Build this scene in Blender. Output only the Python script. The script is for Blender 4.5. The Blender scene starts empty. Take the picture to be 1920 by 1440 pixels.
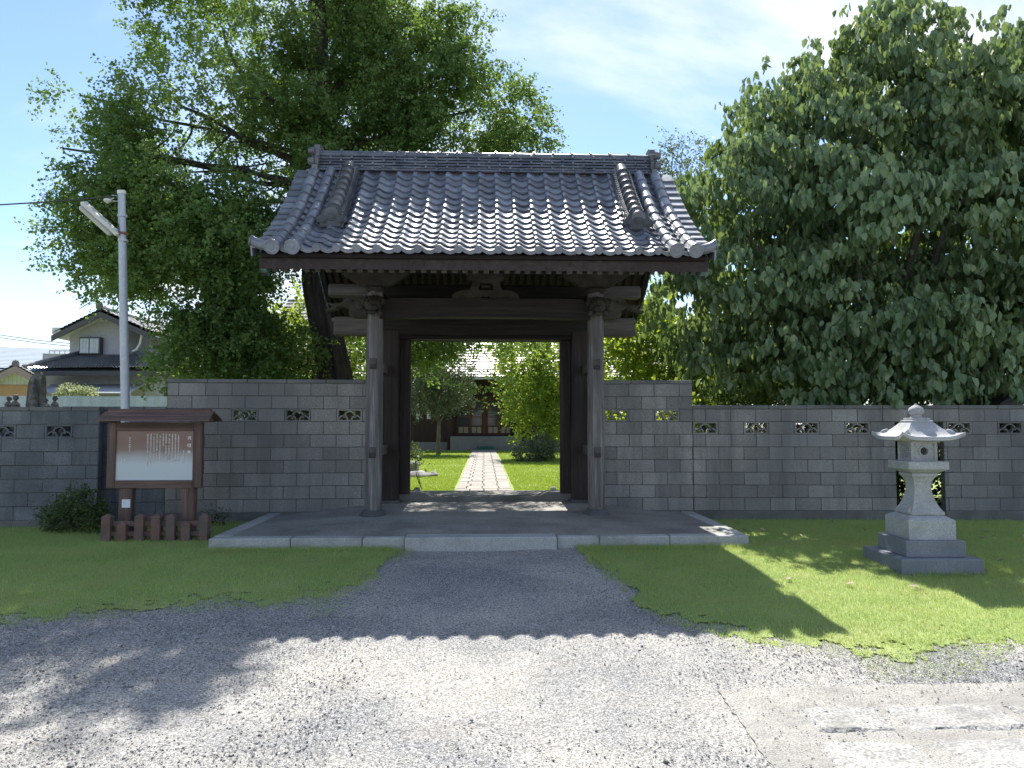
import bpy, bmesh, math, random
import numpy as np
from mathutils import Vector, Matrix, Euler
R = math.radians
random.seed(7)
rng = np.random.default_rng(11)
def reseed(k):
    global rng
    rng = np.random.default_rng(k); random.seed(k)
SC = bpy.context.scene
COL = SC.collection

# ------------------------------------------------------------------ camera
FPX, PITCH, YAW, CAMZ = 1350.0, R(3.095), R(2.203), 1.55      # focal length in pixels of a 1920 px wide frame
cam_d = bpy.data.cameras.new("camera"); cam = bpy.data.objects.new("camera", cam_d); COL.objects.link(cam)
cam_d.sensor_width = 36.0; cam_d.lens = 36.0 * FPX / 1920.0; cam_d.clip_end = 2000.0; cam_d.clip_start = 0.05
cam.location = (0, 0, CAMZ); cam.rotation_euler = (R(90) + PITCH, 0, -YAW)
SC.camera = cam
# ------------------------------------------------------------------ sky, sun, exposure
SUN_EL = R(52.0)
world = bpy.data.worlds.new("World"); SC.world = world; world.use_nodes = True
wn, wl = world.node_tree.nodes, world.node_tree.links
for n in list(wn): wn.remove(n)
def wnode(t, **k):
    n = wn.new(t)
    for a, b in k.items(): setattr(n, a, b)
    return n
w_out = wnode("ShaderNodeOutputWorld"); w_bg = wnode("ShaderNodeBackground"); w_bg.inputs[1].default_value = 0.05
w_sky = wnode("ShaderNodeTexSky"); w_sky.sky_type = 'NISHITA'; w_sky.sun_disc = False
w_sky.sun_elevation = SUN_EL; w_sky.sun_rotation = 0.0; w_sky.air_density = 0.9; w_sky.dust_density = 0.15; w_sky.ozone_density = 2.6
w_tc = wnode("ShaderNodeTexCoord"); w_sep = wnode("ShaderNodeSeparateXYZ")
wl.new(w_tc.outputs['Generated'], w_sep.inputs[0])
w_zc = wnode("ShaderNodeMath", operation='MAXIMUM'); wl.new(w_sep.outputs[2], w_zc.inputs[0]); w_zc.inputs[1].default_value = 0.0
w_za = wnode("ShaderNodeMath", operation='ADD'); wl.new(w_zc.outputs[0], w_za.inputs[0]); w_za.inputs[1].default_value = 0.28
w_dx = wnode("ShaderNodeMath", operation='DIVIDE'); wl.new(w_sep.outputs[0], w_dx.inputs[0]); wl.new(w_za.outputs[0], w_dx.inputs[1])
w_dy = wnode("ShaderNodeMath", operation='DIVIDE'); wl.new(w_sep.outputs[1], w_dy.inputs[0]); wl.new(w_za.outputs[0], w_dy.inputs[1])
w_cb = wnode("ShaderNodeCombineXYZ"); wl.new(w_dx.outputs[0], w_cb.inputs[0]); wl.new(w_dy.outputs[0], w_cb.inputs[1])
w_map = wnode("ShaderNodeMapping"); w_map.inputs['Location'].default_value = (9.9, 4.1, 0); w_map.inputs['Rotation'].default_value = (0, 0, R(-16)); w_map.inputs['Scale'].default_value = (0.8, 1.15, 1)
wl.new(w_cb.outputs[0], w_map.inputs[0])
w_n1 = wnode("ShaderNodeTexNoise"); w_n1.inputs['Scale'].default_value = 0.8; w_n1.inputs['Detail'].default_value = 9; w_n1.inputs['Roughness'].default_value = 0.58; w_n1.inputs['Distortion'].default_value = 0.5
wl.new(w_map.outputs[0], w_n1.inputs['Vector'])
w_rp = wnode("ShaderNodeValToRGB"); w_rp.color_ramp.elements[0].position = 0.45; w_rp.color_ramp.elements[1].position = 0.67
w_rp.color_ramp.interpolation = 'EASE'
wl.new(w_n1.outputs[0], w_rp.inputs[0])
w_hz = wnode("ShaderNodeMapRange"); w_hz.inputs[1].default_value = 0.0; w_hz.inputs[2].default_value = 0.20; w_hz.inputs[3].default_value = 0.85; w_hz.inputs[4].default_value = 0.0
wl.new(w_zc.outputs[0], w_hz.inputs[0])
w_mx = wnode("ShaderNodeMath", operation='MAXIMUM'); wl.new(w_rp.outputs[0], w_mx.inputs[0]); wl.new(w_hz.outputs[0], w_mx.inputs[1])
w_ms = wnode("ShaderNodeMath", operation='MULTIPLY'); wl.new(w_mx.outputs[0], w_ms.inputs[0]); w_ms.inputs[1].default_value = 0.92
w_mix = wnode("ShaderNodeMixRGB"); wl.new(w_ms.outputs[0], w_mix.inputs[0]); wl.new(w_sky.outputs[0], w_mix.inputs[1]); w_mix.inputs[2].default_value = (5.6, 5.75, 6.0, 1)
wl.new(w_mix.outputs[0], w_bg.inputs[0]); wl.new(w_bg.outputs[0], w_out.inputs[0])
sun_d = bpy.data.lights.new("sun", 'SUN'); sun = bpy.data.objects.new("sun", sun_d); COL.objects.link(sun)
sun_d.energy = 2.35; sun_d.angle = R(0.53); sun_d.color = (1.0, 0.955, 0.88)
sun.location = (0, 30, 40); sun.rotation_euler = (-(R(90) - SUN_EL), 0, R(0.0))
SC.view_settings.view_transform = 'Standard'; SC.view_settings.look = 'None'; SC.view_settings.gamma = 1.0
SC.view_settings.exposure = 2.2
SC.render.engine = 'CYCLES'
SC.cycles.max_bounces = 8; SC.cycles.transparent_max_bounces = 8

# ------------------------------------------------------------------ pixel helpers (photograph is 1920 x 1440)
_F = Vector((math.sin(YAW) * math.cos(PITCH), math.cos(YAW) * math.cos(PITCH), math.sin(PITCH)))
_Rt = Vector((math.cos(YAW), -math.sin(YAW), 0)); _U = _Rt.cross(_F)
def ray(x, y): return _F * FPX + _Rt * (x - 960) + _U * (720 - y)
def P(x, y, Y):
    d = ray(x, y); t = Y / d.y
    return Vector((d.x * t, Y, CAMZ + d.z * t))
def terr(y):
    t = np.clip((8.7 - np.asarray(y, float)) / 4.5, 0, 1); t = t * t * (3 - 2 * t)
    return -0.2 * t
def G(x, y, z=None):
    d = ray(x, y); zz = 0.0 if z is None else z
    for _ in range(8):
        t = (zz - CAMZ) / d.z; Y = d.y * t
        if z is None: zz = float(terr(Y))
    return Vector((d.x * t, Y, zz))
def _h(ix, iy, s):
    n = (ix * 374761393 + iy * 668265263 + s * 982451653) & 0xFFFFFFFF
    n = ((n ^ (n >> 13)) * 1274126177) & 0xFFFFFFFF
    return ((n ^ (n >> 16)) & 0xFFFF) / 65535.0
def vn(x, y, s=0):
    x = np.asarray(x, float); y = np.asarray(y, float)
    ix = np.floor(x).astype(np.int64); iy = np.floor(y).astype(np.int64); fx = x - ix; fy = y - iy
    fx = fx * fx * (3 - 2 * fx); fy = fy * fy * (3 - 2 * fy)
    a = _h(ix, iy, s); b = _h(ix + 1, iy, s); c = _h(ix, iy + 1, s); d = _h(ix + 1, iy + 1, s)
    return (a * (1 - fx) + b * fx) * (1 - fy) + (c * (1 - fx) + d * fx) * fy
def fbm(x, y, s=0, o=3):
    r = 0; a = 0.5; f = 1.0
    for k in range(o): r = r + a * vn(np.asarray(x) * f, np.asarray(y) * f, s + k); a *= 0.5; f *= 2.1
    return r

# ------------------------------------------------------------------ object helpers
def empty(name, loc=(0, 0, 0), rz=0.0, parent=None):
    o = bpy.data.objects.new(name, None); COL.objects.link(o); o.location = loc; o.rotation_euler = (0, 0, rz)
    o.empty_display_size = 0.2
    if parent: o.parent = parent
    return o
def tag(o, label=None, cat=None, group=None, kind=None):
    if label: o["label"] = label
    if cat: o["category"] = cat
    if group: o["group"] = group
    if kind: o["kind"] = kind
    return o
def wm(o):
    M = o.matrix_basis.copy()
    return wm(o.parent) @ o.matrix_parent_inverse @ M if o.parent else M
def link(name, me, mat=None, parent=None, loc=None, rot=None, local=False):
    """children are given in world space unless local"""
    o = bpy.data.objects.new(name, me); COL.objects.link(o)
    if mat and not me.materials: me.materials.append(mat)
    if parent:
        o.parent = parent
        if not local: o.matrix_parent_inverse = wm(parent).inverted()
    if loc is not None: o.location = loc
    if rot is not None: o.rotation_euler = rot
    return o
def np_mesh(name, V, Fc, smooth=False):
    """V (n,3), Fc (m,k) all faces of the same size k"""
    me = bpy.data.meshes.new(name); V = np.ascontiguousarray(V, np.float32); Fc = np.ascontiguousarray(Fc, np.int32)
    m, k = Fc.shape
    me.vertices.add(len(V)); me.vertices.foreach_set("co", V.ravel())
    me.loops.add(m * k); me.loops.foreach_set("vertex_index", Fc.ravel())
    me.polygons.add(m); me.polygons.foreach_set("loop_start", np.arange(0, m * k, k, dtype=np.int32))
    try: me.polygons.foreach_set("loop_total", np.full(m, k, np.int32))
    except Exception: pass
    if smooth: me.polygons.foreach_set("use_smooth", np.ones(m, bool))
    me.update(calc_edges=True); me.validate()
    return me
class MB:
    def __init__(s): s.v = []; s.f = []; s.sm = []
    def add(s, vs, fs, M=None, smooth=False):
        b = len(s.v)
        for p in vs:
            p = Vector(p); s.v.append(tuple(M @ p if M is not None else p))
        for f in fs: s.f.append(tuple(b + i for i in f)); s.sm.append(smooth)
        return s
    def box(s, x0, x1, y0, y1, z0, z1, b=0.0, M=None):
        if b <= 0:
            vs = [(x, y, z) for z in (z0, z1) for y in (y0, y1) for x in (x0, x1)]
            return s.add(vs, [(0, 2, 3, 1), (4, 5, 7, 6), (0, 1, 5, 4), (2, 6, 7, 3), (0, 4, 6, 2), (1, 3, 7, 5)], M)
        c = Vector(((x0 + x1) / 2, (y0 + y1) / 2, (z0 + z1) / 2)); h = Vector((abs(x1 - x0) / 2, abs(y1 - y0) / 2, abs(z1 - z0) / 2))
        vs = []; idx = {}
        for sx in (-1, 1):
            for sy in (-1, 1):
                for sz in (-1, 1):
                    for ax in range(3):
                        d = [h.x - b, h.y - b, h.z - b]; d[ax] += b
                        idx[(sx, sy, sz, ax)] = len(vs); vs.append((c.x + sx * d[0], c.y + sy * d[1], c.z + sz * d[2]))
        I = lambda sx, sy, sz, ax: idx[(sx, sy, sz, ax)]
        fs = []
        for sg in (-1, 1):
            q = [I(sg, -1, -1, 0), I(sg, 1, -1, 0), I(sg, 1, 1, 0), I(sg, -1, 1, 0)]; fs.append(q if sg > 0 else q[::-1])
            q = [I(-1, sg, -1, 1), I(-1, sg, 1, 1), I(1, sg, 1, 1), I(1, sg, -1, 1)]; fs.append(q if sg > 0 else q[::-1])
            q = [I(-1, -1, sg, 2), I(1, -1, sg, 2), I(1, 1, sg, 2), I(-1, 1, sg, 2)]; fs.append(q if sg > 0 else q[::-1])
        for a, b2, c2 in ((0, 1, 2), (1, 2, 0), (2, 0, 1)):
            for s1 in (-1, 1):
                for s2 in (-1, 1):
                    def key(s3, ax):
                        t = [0, 0, 0]; t[a] = s1; t[b2] = s2; t[c2] = s3; return I(t[0], t[1], t[2], ax)
                    q = [key(-1, a), key(-1, b2), key(1, b2), key(1, a)]
                    fs.append(q if s1 * s2 > 0 else q[::-1])
        for sx in (-1, 1):
            for sy in (-1, 1):
                for sz in (-1, 1):
                    q = [I(sx, sy, sz, 0), I(sx, sy, sz, 1), I(sx, sy, sz, 2)]
                    fs.append(q if sx * sy * sz > 0 else q[::-1])
        return s.add(vs, fs, M)
    def tube(s, pts, rad, n=12, cap=True, smooth=True):
        pts = [Vector(p) for p in pts]
        if not isinstance(rad, (list, tuple)): rad = [rad] * len(pts)
        vs = []; up = None
        for i, p in enumerate(pts):
            d = (pts[min(i + 1, len(pts) - 1)] - pts[max(i - 1, 0)]).normalized()
            if up is None:
                a = Vector((0, 0, 1)) if abs(d.z) < 0.9 else Vector((1, 0, 0)); up = (a - d * a.dot(d)).normalized()
            else: up = (up - d * up.dot(d)).normalized()
            sd = d.cross(up)
            for k in range(n):
                t = 2 * math.pi * k / n; vs.append(p + (up * math.cos(t) + sd * math.sin(t)) * rad[i])
        fs = []
        for i in range(len(pts) - 1):
            for k in range(n):
                a = i * n + k; b = i * n + (k + 1) % n; fs.append((a, b, b + n, a + n))
        s.add(vs, fs, None, smooth)
        if cap:
            b = len(s.v) - len(vs)
            s.f.append(tuple(b + k for k in range(n))[::-1]); s.sm.append(False)
            e = b + (len(pts) - 1) * n; s.f.append(tuple(e + k for k in range(n))); s.sm.append(False)
        return s
    def lathe(s, prof, n=24, c=(0, 0, 0), M=None, smooth=True):
        vs = []; fs = []
        for r, z in prof:
            for k in range(n):
                t = 2 * math.pi * k / n; vs.append((c[0] + r * math.cos(t), c[1] + r * math.sin(t), c[2] + z))
        for i in range(len(prof) - 1):
            for k in range(n):
                a = i * n + k; b = i * n + (k + 1) % n; fs.append((a, b, b + n, a + n))
        s.add(vs, fs, M, smooth)
        b = len(s.v) - len(vs)
        s.f.append(tuple(b + k for k in range(n))[::-1]); s.sm.append(False)
        e = b + (len(prof) - 1) * n; s.f.append(tuple(e + k for k in range(n))); s.sm.append(False)
        return s
    def sq_lathe(s, prof, c=(0, 0, 0), M=None):
        """square cross-section: prof of (half width, z)"""
        vs = []; fs = []
        for h, z in prof: vs += [(c[0] - h, c[1] - h, c[2] + z), (c[0] + h, c[1] - h, c[2] + z), (c[0] + h, c[1] + h, c[2] + z), (c[0] - h, c[1] + h, c[2] + z)]
        for i in range(len(prof) - 1):
            for k in range(4):
                a = i * 4 + k; b = i * 4 + (k + 1) % 4; fs.append((a, b, b + 4, a + 4))
        fs.append((3, 2, 1, 0)); e = (len(prof) - 1) * 4; fs.append((e, e + 1, e + 2, e + 3))
        return s.add(vs, fs, M)
    def prism(s, poly, t0, t1, axis='y', M=None):
        """polygon given in the plane across `axis`, extruded from t0 to t1"""
        n = len(poly)
        def pt(p, t): return {'y': (p[0], t, p[1]), 'x': (t, p[0], p[1]), 'z': (p[0], p[1], t)}[axis]
        vs = [pt(p, t0) for p in poly] + [pt(p, t1) for p in poly]
        fs = [tuple(range(n)), tuple(range(2 * n - 1, n - 1, -1))]
        for i in range(n): j = (i + 1) % n; fs.append((i, i + n, j + n, j))
        return s.add(vs, fs, M)
    def ball(s, c, r, n=12, m=8, M=None):
        if not isinstance(r, (tuple, list)): r = (r, r, r)
        vs = []; fs = []
        for i in range(m + 1):
            ph = math.pi * i / m
            for k in range(n):
                t = 2 * math.pi * k / n
                vs.append((c[0] + r[0] * math.sin(ph) * math.cos(t), c[1] + r[1] * math.sin(ph) * math.sin(t), c[2] - r[2] * math.cos(ph)))
        for i in range(m):
            for k in range(n):
                a = i * n + k; b = i * n + (k + 1) % n; fs.append((a, b, b + n, a + n))
        return s.add(vs, fs, M, True)
    def mesh(s, name):
        me = bpy.data.meshes.new(name); me.from_pydata(s.v, [], s.f)
        me.polygons.foreach_set("use_smooth", s.sm); me.validate()
        bm = bmesh.new(); bm.from_mesh(me); bmesh.ops.remove_doubles(bm, verts=bm.verts, dist=1e-5); bmesh.ops.recalc_face_normals(bm, faces=bm.faces); bm.to_mesh(me); bm.free()
        if any(s.sm): me.set_sharp_from_angle(angle=R(42))
        return me
    def build(s, name, mat, parent=None, loc=None, rot=None, local=False): return link(name, s.mesh(name), mat, parent, loc, rot, local)

# ------------------------------------------------------------------ materials
def new_mat(name):
    m = bpy.data.materials.new(name); m.use_nodes = True; nt = m.node_tree
    for n in list(nt.nodes): nt.nodes.remove(n)
    return m, nt
class NT:
    def __init__(s, nt): s.nt = nt
    def n(s, t, **k):
        x = s.nt.nodes.new(t)
        for a, b in k.items(): setattr(x, a, b)
        return x
    def l(s, a, b): s.nt.links.new(a, b)
    def noise(s, vec, scale, detail=4, rough=0.55, dist=0.0):
        x = s.n("ShaderNodeTexNoise"); x.inputs['Scale'].default_value = scale; x.inputs['Detail'].default_value = detail
        x.inputs['Roughness'].default_value = rough; x.inputs['Distortion'].default_value = dist
        if vec is not None: s.l(vec, x.inputs['Vector'])
        return x.outputs[0]
    def ramp(s, fac, stops, interp='LINEAR'):
        x = s.n("ShaderNodeValToRGB"); cr = x.color_ramp; cr.interpolation = interp
        while len(cr.elements) < len(stops): cr.elements.new(0.5)
        for e, (p, c) in zip(cr.elements, stops):
            e.position = p; e.color = (c, c, c, 1) if not isinstance(c, (tuple, list)) else (*c[:3], 1)
        s.l(fac, x.inputs[0]); return x.outputs[0]
    def mix(s, fac, a, b, mode='MIX'):
        x = s.n("ShaderNodeMixRGB", blend_type=mode)
        for i, v in ((0, fac), (1, a), (2, b)):
            if hasattr(v, 'links'): s.l(v, x.inputs[i])
            elif i == 0: x.inputs[0].default_value = v
            else: x.inputs[i].default_value = (*v[:3], 1)
        return x.outputs[0]
    def math(s, op, a, b=0.0):
        x = s.n("ShaderNodeMath", operation=op)
        for i, v in ((0, a), (1, b)):
            if hasattr(v, 'links'): s.l(v, x.inputs[i])
            else: x.inputs[i].default_value = v
        return x.outputs[0]
    def mapping(s, vec, scale=(1, 1, 1), loc=(0, 0, 0), rot=(0, 0, 0)):
        x = s.n("ShaderNodeMapping"); x.inputs['Scale'].default_value = scale; x.inputs['Location'].default_value = loc; x.inputs['Rotation'].default_value = rot
        s.l(vec, x.inputs[0]); return x.outputs[0]
    def bump(s, h, strength=0.3, dist=0.02, nrm=None):
        x = s.n("ShaderNodeBump"); x.inputs['Strength'].default_value = strength; x.inputs['Distance'].default_value = dist
        s.l(h, x.inputs['Height'])
        if nrm is not None: s.l(nrm, x.inputs['Normal'])
        return x.outputs[0]
    def pos(s): return s.n("ShaderNodeNewGeometry").outputs['Position']
    def obj(s): return s.n("ShaderNodeTexCoord").outputs['Object']
    def rnd(s): return s.n("ShaderNodeObjectInfo").outputs['Random']
    def isl(s): return s.n("ShaderNodeNewGeometry").outputs['Random Per Island']
    def out(s, col, rough=0.8, nrm=None, metal=0.0, spec=0.5):
        p = s.n("ShaderNodeBsdfPrincipled"); o = s.n("ShaderNodeOutputMaterial")
        for key, v in (('Base Color', col), ('Roughness', rough), ('Metallic', metal), ('Specular IOR Level', spec)):
            if hasattr(v, 'links'): s.l(v, p.inputs[key])
            else: p.inputs[key].default_value = (*v[:3], 1) if key == 'Base Color' else v
        if nrm is not None: s.l(nrm, p.inputs['Normal'])
        s.l(p.outputs[0], o.inputs[0]); return p
def surf(name, c1, c2, scale=3.0, fine=60.0, rough=0.85, bump=0.3, bdist=0.01, rnd=0.0, stretch=(1, 1, 1), stain=None, stain_scale=0.6, space='pos', spec=0.4, metal=0.0, detail=6, speck=0.0, streak=None):
    m, nt = new_mat(name); t = NT(nt)
    v0 = t.pos() if space == 'pos' else t.obj()
    if rnd and space != 'pos':
        pass
    v = t.mapping(v0, stretch)
    a = t.noise(v, scale, detail); b = t.noise(v, fine, 3, 0.6)
    c = t.mix(t.ramp(a, [(0.3, 0), (0.7, 1)]), c1, c2)
    c = t.mix(0.35, c, t.mix(1.0, c, t.ramp(b, [(0.2, 0.45), (0.8, 1.55)]), 'MULTIPLY'))
    if speck:
        sp = t.noise(v, speck, 1, 0.5); c = t.mix(0.5, c, t.mix(1.0, c, t.ramp(sp, [(0.35, 0.25), (0.5, 1.0), (0.66, 1.7)]), 'MULTIPLY'))
    if stain:
        sn = t.noise(v0, stain_scale, 5, 0.6); c = t.mix(t.ramp(sn, [(0.45, 0), (0.68, 0.85)]), c, stain)
    if streak:
        sk_ = t.noise(t.mapping(v0, (2.6, 2.6, 0.3)), 1.0, 6, 0.65); c = t.mix(t.ramp(sk_, [(0.46, 0), (0.66, 0.75)]), c, streak)
    if rnd:
        r = t.math('ADD', t.math('MULTIPLY', t.rnd(), 2 * rnd), 1 - rnd)
        g = t.n("ShaderNodeCombineColor"); 
        for i in range(3): t.l(r, g.inputs[i])
        c = t.mix(1.0, c, g.outputs[0], 'MULTIPLY')
    h = t.math('ADD', t.math('MULTIPLY', a, 0.6), t.math('MULTIPLY', b, 0.4))
    t.out(c, rough, t.bump(h, bump, bdist) if bump else None, metal, spec)
    return m
def wood(name, c1, c2, c3, axis='z', rough=0.75, sc=1.0, spec=0.3):
    """grain stretched along one axis, with cracks"""
    m, nt = new_mat(name); t = NT(nt)
    st = {'z': (14 * sc, 14 * sc, 0.7 * sc), 'x': (0.7 * sc, 14 * sc, 14 * sc), 'y': (14 * sc, 0.7 * sc, 14 * sc)}[axis]
    v = t.mapping(t.pos(), st)
    a = t.noise(v, 1.0, 6, 0.65, 0.6); b = t.noise(v, 4.0, 4, 0.7)
    big = t.noise(t.pos(), 1.1, 4)
    c = t.ramp(a, [(0.25, c1), (0.5, c2), (0.75, c3)])
    c = t.mix(0.45, c, t.mix(1.0, c, t.ramp(b, [(0.3, 0.35), (0.7, 1.5)]), 'MULTIPLY'))
    c = t.mix(t.ramp(big, [(0.35, 0.0), (0.75, 0.6)]), c, tuple(x * 0.55 for x in c2))
    h = t.math('ADD', t.math('MULTIPLY', a, 0.5), b)
    t.out(c, rough, t.bump(h, 0.5, 0.012), 0, spec); return m
def leafmat(name, dark, light, trans, tfac=0.45, rough=0.5, spec=0.4, nscale=0.7, dry=None):
    m, nt = new_mat(name); t = NT(nt)
    r = t.isl(); big = t.noise(t.pos(), nscale, 3)
    f = t.math('ADD', t.math('MULTIPLY', r, 0.55), t.math('MULTIPLY', t.math('SUBTRACT', big, 0.3), 0.9))
    c = t.ramp(f, [(0.1, dark), (0.85, light)])
    if dry: c = t.mix(t.ramp(t.noise(t.pos(), 1.4, 6, 0.7), [(0.50, 0), (0.72, 0.75)]), c, dry)
    p = t.n("ShaderNodeBsdfPrincipled"); t.l(c, p.inputs['Base Color']); p.inputs['Roughness'].default_value = rough; p.inputs['Specular IOR Level'].default_value = spec
    tr = t.n("ShaderNodeBsdfTranslucent"); t.l(t.mix(0.7, c, trans), tr.inputs[0])
    mx = t.n("ShaderNodeMixShader"); mx.inputs[0].default_value = tfac; t.l(p.outputs[0], mx.inputs[1]); t.l(tr.outputs[0], mx.inputs[2])
    o = t.n("ShaderNodeOutputMaterial"); t.l(mx.outputs[0], o.inputs[0]); return m
def plain(name, c, rough=0.5, metal=0.0, spec=0.5):
    return surf(name, tuple(x * 0.88 for x in c), tuple(min(1, x * 1.1) for x in c), 4, 70, rough, 0.08, 0.003, spec=spec, metal=metal)

# ================================================================== materials of the place
reseed(21)
def gravel_mat():
    m, nt = new_mat("gravel"); t = NT(nt); v = t.pos()
    vo = t.n("ShaderNodeTexVoronoi"); vo.inputs['Scale'].default_value = 130; t.l(v, vo.inputs['Vector'])
    vo2 = t.n("ShaderNodeTexVoronoi"); vo2.inputs['Scale'].default_value = 60; t.l(v, vo2.inputs['Vector'])
    sep = t.n("ShaderNodeSeparateColor"); t.l(vo.outputs['Color'], sep.inputs[0])
    base = t.ramp(sep.outputs[0], [(0.0, (0.13, 0.133, 0.138)), (0.45, (0.20, 0.203, 0.208)), (0.8, (0.26, 0.26, 0.258)), (1.0, (0.40, 0.40, 0.39))])
    big = t.noise(v, 0.75, 5, 0.62)
    dust = t.ramp(big, [(0.38, 0.0), (0.58, 0.8)])
    c = t.mix(dust, base, (0.36, 0.345, 0.318))
    fine = t.noise(v, 170, 2); c = t.mix(0.55, c, t.mix(1.0, c, t.ramp(fine, [(0.3, 0.3), (0.7, 1.7)]), 'MULTIPLY'))
    gr = t.noise(v, 62, 3, 0.7); c = t.mix(0.75, c, t.mix(1.0, c, t.ramp(gr, [(0.36, 0.28), (0.5, 1.0), (0.64, 1.75)]), 'MULTIPLY'))
    tan = t.noise(v, 1.6, 4); c = t.mix(t.ramp(tan, [(0.58, 0), (0.75, 0.35)]), c, (0.27, 0.235, 0.195))
    h = t.math('ADD', t.math('MULTIPLY', vo.outputs['Distance'], -1.0), t.math('MULTIPLY', vo2.outputs['Distance'], -0.7))
    t.out(c, 0.92, t.bump(h, 0.6, 0.008), 0, 0.25); return m
def pebble_mat():
    m, nt = new_mat("pebble"); t = NT(nt)
    c = t.ramp(t.isl(), [(0.0, (0.08, 0.083, 0.09)), (0.2, (0.16, 0.163, 0.17)), (0.6, (0.245, 0.248, 0.255)), (1.0, (0.44, 0.435, 0.42))])
    f = t.noise(t.pos(), 120, 2); c = t.mix(0.4, c, t.mix(1.0, c, t.ramp(f, [(0.3, 0.5), (0.7, 1.4)]), 'MULTIPLY'))
    t.out(c, 0.9, t.bump(f, 0.3, 0.004), 0, 0.25); return m
def lawn_mat(name, dry=0.5):
    m, nt = new_mat(name); t = NT(nt); v = t.pos()
    a = t.noise(v, 2.2, 5); b = t.noise(v, 90, 3)
    c = t.mix(t.ramp(a, [(0.35, 0), (0.7, 1)]), (0.23, 0.31, 0.11), (0.34, 0.39, 0.16))
    d = t.noise(v, 1.3, 5, 0.65); c = t.mix(t.ramp(d, [(0.52, 0), (0.72, dry)]), c, (0.26, 0.22, 0.12))
    c = t.mix(0.6, c, t.mix(1.0, c, t.ramp(b, [(0.25, 0.35), (0.75, 1.5)]), 'MULTIPLY'))
    t.out(c, 0.95, t.bump(b, 0.6, 0.02), 0, 0.1); return m
M_gravel = gravel_mat(); M_pebble = pebble_mat(); M_lawn = lawn_mat("lawn_thatch"); M_lawn2 = lawn_mat("garden_turf", 0.25)
M_soil = surf("soil", (0.09, 0.08, 0.055), (0.13, 0.125, 0.07), 1.2, 30, 0.95, 0.4, 0.03)
M_grass = leafmat("grass_blade", (0.23, 0.35, 0.105), (0.47, 0.57, 0.22), (0.48, 0.55, 0.14), 0.4, 0.6, 0.25, 0.9, (0.42, 0.38, 0.17))
M_grass2 = leafmat("garden_grass_blade", (0.08, 0.15, 0.02), (0.20, 0.30, 0.05), (0.40, 0.5, 0.06), 0.45, 0.6, 0.25, 0.9)
M_slab = surf("platform_concrete", (0.19, 0.182, 0.166), (0.29, 0.278, 0.255), 1.6, 55, 0.85, 0.25, 0.006, stretch=(0.6, 1.5, 1), stain=(0.14, 0.132, 0.126), stain_scale=1.4, detail=9, speck=90)
M_granite = surf("kerb_granite", (0.34, 0.345, 0.34), (0.46, 0.46, 0.445), 2.5, 120, 0.8, 0.25, 0.004, speck=160, stain=(0.22, 0.225, 0.21), stain_scale=2.5)
M_lantern = surf("lantern_granite", (0.30, 0.31, 0.325), (0.42, 0.43, 0.44), 2.0, 150, 0.8, 0.2, 0.003, speck=170, stain=(0.25, 0.255, 0.25), stain_scale=4.5)
M_lanternd = surf("lantern_dark_granite", (0.15, 0.165, 0.19), (0.21, 0.225, 0.25), 2.0, 150, 0.7, 0.12, 0.002, speck=210)
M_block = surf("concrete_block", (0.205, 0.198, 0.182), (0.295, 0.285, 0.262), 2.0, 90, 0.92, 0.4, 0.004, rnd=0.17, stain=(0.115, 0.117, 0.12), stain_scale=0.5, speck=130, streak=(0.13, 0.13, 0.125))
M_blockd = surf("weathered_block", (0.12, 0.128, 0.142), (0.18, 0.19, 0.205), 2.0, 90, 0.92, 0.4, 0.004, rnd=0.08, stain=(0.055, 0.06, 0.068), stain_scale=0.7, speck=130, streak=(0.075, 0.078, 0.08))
M_mortar = surf("mortar", (0.075, 0.075, 0.073), (0.13, 0.13, 0.125), 3.0, 80, 0.95, 0.4, 0.004)
M_cope = surf("coping_concrete", (0.12, 0.122, 0.12), (0.2, 0.2, 0.19), 3.0, 70, 0.92, 0.4, 0.006, rnd=0.1, stain=(0.075, 0.078, 0.075), stain_scale=1.5)
M_plinth = surf("plinth_concrete", (0.12, 0.12, 0.115), (0.18, 0.18, 0.17), 2.5, 60, 0.92, 0.4, 0.006, stain=(0.07, 0.072, 0.06), stain_scale=1.4)
M_post = wood("weathered_post_wood", (0.035, 0.032, 0.03), (0.145, 0.136, 0.132), (0.34, 0.33, 0.325), 'z')
M_main = wood("dark_post_wood", (0.013, 0.0095, 0.008), (0.036, 0.027, 0.0235), (0.075, 0.061, 0.055), 'z')
M_beam = wood("dark_beam_wood", (0.009, 0.0072, 0.0065), (0.023, 0.019, 0.017), (0.046, 0.039, 0.035), 'x')
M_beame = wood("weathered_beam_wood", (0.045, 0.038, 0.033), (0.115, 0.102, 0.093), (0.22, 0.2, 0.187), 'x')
M_raftd = wood("shaded_rafter_wood", (0.015, 0.012, 0.011), (0.035, 0.028, 0.026), (0.06, 0.05, 0.047), 'y')  # rafter body: shade under the eaves is darkened into its wood colour
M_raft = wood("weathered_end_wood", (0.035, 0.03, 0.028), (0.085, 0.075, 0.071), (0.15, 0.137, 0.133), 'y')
M_fasc = wood("red_brown_fascia_wood", (0.006, 0.0038, 0.0034), (0.012, 0.007, 0.0064), (0.024, 0.015, 0.013), 'x')
M_carve = surf("carved_wood", (0.02, 0.0175, 0.014), (0.06, 0.053, 0.043), 6, 60, 0.8, 0.4, 0.008)
M_deck = wood("roof_board_wood", (0.02, 0.015, 0.013), (0.045, 0.034, 0.03), (0.075, 0.06, 0.055), 'y')
M_copper = surf("copper_patina", (0.10, 0.16, 0.15), (0.16, 0.27, 0.235), 5, 40, 0.6, 0.2, 0.004, metal=0.3)
M_base = surf("post_base_stone", (0.05, 0.052, 0.055), (0.095, 0.097, 0.1), 5, 80, 0.85, 0.3, 0.004)
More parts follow.
